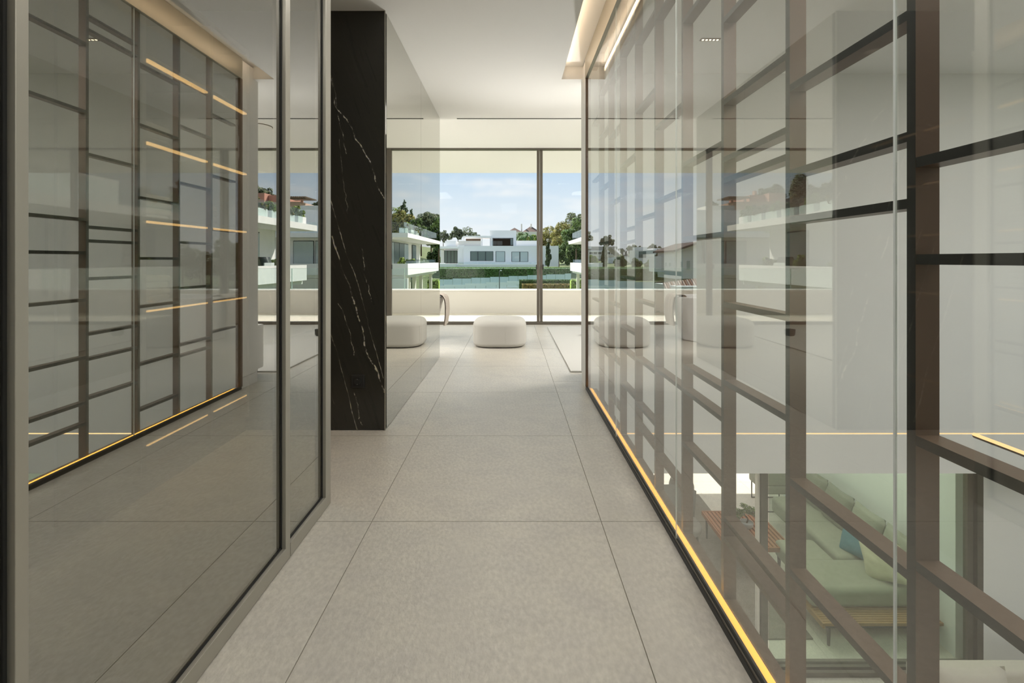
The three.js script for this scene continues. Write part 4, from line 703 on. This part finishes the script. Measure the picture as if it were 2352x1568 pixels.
// ---------------------------------------------------------------- houses and trees to the other side, seen mirrored in the glass screen
{
  const cx = 1.31, q = (x) => 2352 - x;
  const h1 = thing('terrace_block', 'white terrace block with long balconies on the far slope', 'house', spot(q(1400), 610, 205, cx));
  sbox('wall', q(1415), q(1345), 572, 600, 205, 10, M.render, h1, cx); for (let k = 0; k < 3; k++) sbox('balcony', q(1412), q(1350), 576 + k * 8, 578.5 + k * 8, 203, 2, M.render, h1, cx); for (let k = 0; k < 6; k++) win(q(1354 + k * 10) - 7, q(1354 + k * 10), 578.5, 583.5, 204.8, 1, h1, cx, M.winGlass, M.winGlass); sbox('roof', q(1418), q(1342), 566, 572, 204, 12, M.roofGrey, h1, cx);
  for (const [x0, x1, y0, y1, d, l] of [[1406, 1446, 567, 596, 165, 'row house with a steep pale grey roof and chimneys on the far slope'], [1432, 1455, 570, 592, 184, 'second row house with a steep pale grey roof on the far slope']]) {
    const h = thing('row_house', l, 'house', spot(q((x0 + x1) / 2), 605, d, cx)); const a = spot(q(x1), y1 + 12, d, cx), b = spot(q(x0), y1 - 4, d, cx); box('wall', a.x, b.x, a.y, b.y, d, d + 8, M.render, h);
    const yt = spot(0, y0, d, cx).y, s = new THREE.Shape([new THREE.Vector2(a.x - 0.4, b.y - 2.2), new THREE.Vector2(b.x + 0.3, yt), new THREE.Vector2(b.x + 0.3, yt - 0.4), new THREE.Vector2(a.x - 0.4, b.y - 2.7)]); const g = new THREE.ExtrudeGeometry(s, { depth: 9, bevelEnabled: false }); g.translate(0, 0, -d - 8.5); put('roof', metreUV(g), M.roofGrey, h);
    for (let k = 0; k < 3; k++) { const p = q(lerp(x0, x1, 0.2 + 0.25 * k)); sbox('chimney', p - 1, p + 1, y0 + 1 + k * 5, y0 + 8 + k * 5, d + 1, 0.6, M.render, h, cx); }
  }
  const h2 = thing('cubic_house', 'white cubic houses with a dark garage opening on the far slope', 'house', spot(q(1490), 610, 150, cx)); sbox('wall', q(1520), q(1460), 574, 605, 150, 8, M.render, h2, cx); sbox('wall', q(1486), q(1464), 567, 576, 151, 6, M.render, h2, cx); sbox('wall', q(1535), q(1500), 570, 604, 152, 8, M.render, h2, cx); win(q(1484), q(1467), 577, 592, 150, 1, h2, cx, M.winGlass, M.winGlass); for (let k = 0; k < 3; k++) win(q(1508 + k * 8) - 3, q(1508 + k * 8), 582, 588, 150, 1, h2, cx, M.winGlass, M.winGlass);
  const h3 = thing('gabled_house', 'white gabled house with a tiled roof past the end of the hedge', 'house', spot(q(1560), 630, 62, cx));
  { const d = 62; sbox('wall', q(1640), q(1548), 578, 640, d, 7, M.render, h3, cx); sbox('wall', q(1550), q(1519), 588, 625, d + 4, 6, M.render, h3, cx);
    const A = spot(q(1548), 579, d, cx), B = spot(q(1600), 560, d, cx), C = spot(q(1650), 578, d, cx), s = new THREE.Shape([new THREE.Vector2(C.x, C.y), new THREE.Vector2(B.x, B.y), new THREE.Vector2(A.x + 0.4, A.y), new THREE.Vector2(A.x + 0.4, A.y + 0.25), new THREE.Vector2(B.x, B.y + 0.3), new THREE.Vector2(C.x, C.y + 0.25)]); const g = new THREE.ExtrudeGeometry(s, { depth: 9, bevelEnabled: false }); g.translate(0, 0, -d - 8); put('roof', metreUV(g), M.roofBrown, h3);
    const gb = new THREE.ExtrudeGeometry(new THREE.Shape([new THREE.Vector2(C.x + 0.3, C.y), new THREE.Vector2(A.x, A.y), new THREE.Vector2(B.x, B.y)]), { depth: 0.2, bevelEnabled: false }); gb.translate(0, 0, -d - 0.3); put('gable', metreUV(gb), M.render, h3);
    for (const [a, b, y0, y1] of [[1576, 1586, 598, 619], [1562, 1568, 600, 614], [1528, 1531, 602, 612], [1537, 1540, 602, 612]]) win(q(b), q(a), y0, y1, d - 0.02, 1, h3, cx, M.winPale, M.render); }
  const h4 = thing('pantile_roof', 'terracotta pantile roof of an outbuilding close below the terrace', 'roof', spot(q(1580), 660, 34, cx));
  { const a = spot(q(1640), 633, 34, cx), b = spot(q(1555), 656, 31, cx); for (let k = 0; k < 26; k++) { const t = k / 25, x = lerp(b.x - 0.1, a.x - 0.5, t), top = new THREE.Vector3(x, lerp(b.y, a.y, t), -34), lo = new THREE.Vector3(x + 0.2, lerp(b.y, a.y, t) - 1.3, -31.5); put('pantile', bar(lo, top, 0.09, 0.09, 8), k % 2 ? M.terracotta : M.pinkPale, h4); } sbox('wall', q(1640), q(1555), 658, 700, 32, 5, M.render, h4, cx); }
  const T = (n, l, px, yb, yt, dd, crown, k, s, c, seed) => { const b = spot(q(px), yb, dd, cx); tree(n, l, b, (yb - yt) / F * dd, crown, k, s, c, seed); };
  T('eucalyptus_tree', 'tall airy tree above the terrace block', 1394, 590, 540, 185, LOOSE, 1800, 0.5, EUCA, 130); T('cypress_tree', 'slim dark cypress before the terrace block', 1386, 618, 567, 120, SPIRE, 1500, 0.25, DARKG, 131); T('cypress_tree', 'second slim cypress close to the first one before the terrace block', 1390, 618, 569, 130, SPIRE, 1500, 0.25, DARKG, 132);
  T('broadleaf_tree', 'round green tree in front of the row houses', 1424, 622, 588, 110, ROUND, 2600, 0.3, GREEN, 133); T('broadleaf_tree', 'round green tree between the row houses and the cubic houses', 1462, 622, 594, 108, ROUND, 2600, 0.3, GREEN, 134); T('broadleaf_tree', 'yellow green tree in front of the cubic houses', 1492, 624, 598, 112, ROUND, 2600, 0.3, LIME, 135); T('cypress_tree', 'dark pointed cypress before the gabled house', 1511, 620, 574, 99, CONE, 1800, 0.3, DARKG, 136); T('broadleaf_tree', 'lime green shrubs before the terrace block', 1362, 616, 588, 115, ROUND, 2200, 0.3, LIME, 137);
  for (let k = 0; k < 6; k++) T('broadleaf_tree', `${['first', 'second', 'third', 'fourth', 'fifth', 'sixth'][k]} small skyline tree behind the white houses, counted from the row houses`, 1452 + k * 16, 592, 562 + (k % 3) * 4, 230 + k * 6, ROUND, 700, 0.8, EUCA, 140 + k), scene.children[scene.children.length - 1].userData.group = 'skyline trees behind the white houses';
  const w = thing('garden_wall', 'low white garden wall along the far bank', 'wall', spot(q(1370), 618, 112, cx)); sbox('wall_panel', q(1384), q(1345), 605, 620, 100, 0.3, M.render, w, cx); sbox('coping', q(1385), q(1344), 603.5, 605, 99.9, 0.5, M.render, w, cx); w.userData.kind = 'structure';
  const c3 = 3.056;
  for (const [px, l, sd] of [[468, 'shaggy palm on the slope of dark trees', 160], [485, 'second shaggy palm on the slope of dark trees', 161]]) { const b = spot(px, 660, 45 + (sd - 160) * 8, c3); palm(l, b, (660 - 586) / F * 45, 1.2, 16, [0.10, 0.13, 0.06], sd); }
  for (let k = 0; k < 7; k++) { const px = 300 + k * 40, b = spot(px, 660, 70 + (k % 3) * 10, c3); tree('broadleaf_tree', `${['first', 'second', 'third', 'fourth', 'fifth', 'sixth', 'seventh'][6 - k]} dark tree on the slope, counted outwards from the shaggy palms`, b, (660 - 575 + (k % 2) * 14) / F * 75, ROUND, 2200, 0.3, k % 2 ? EUCA : DARKG, 170 + k, 'dark trees past the palms'); }
  { const b = spot(540, 660, 60, c3); tree('broadleaf_tree', 'big dark tree beside the palms', b, (660 - 552) / F * 60, ROUND, 3000, 0.28, DARKG, 180); }
}
scene.traverse((o) => { if (o.isMesh) o.castShadow = o.receiveShadow = true; });
renderer.render(scene, camera);
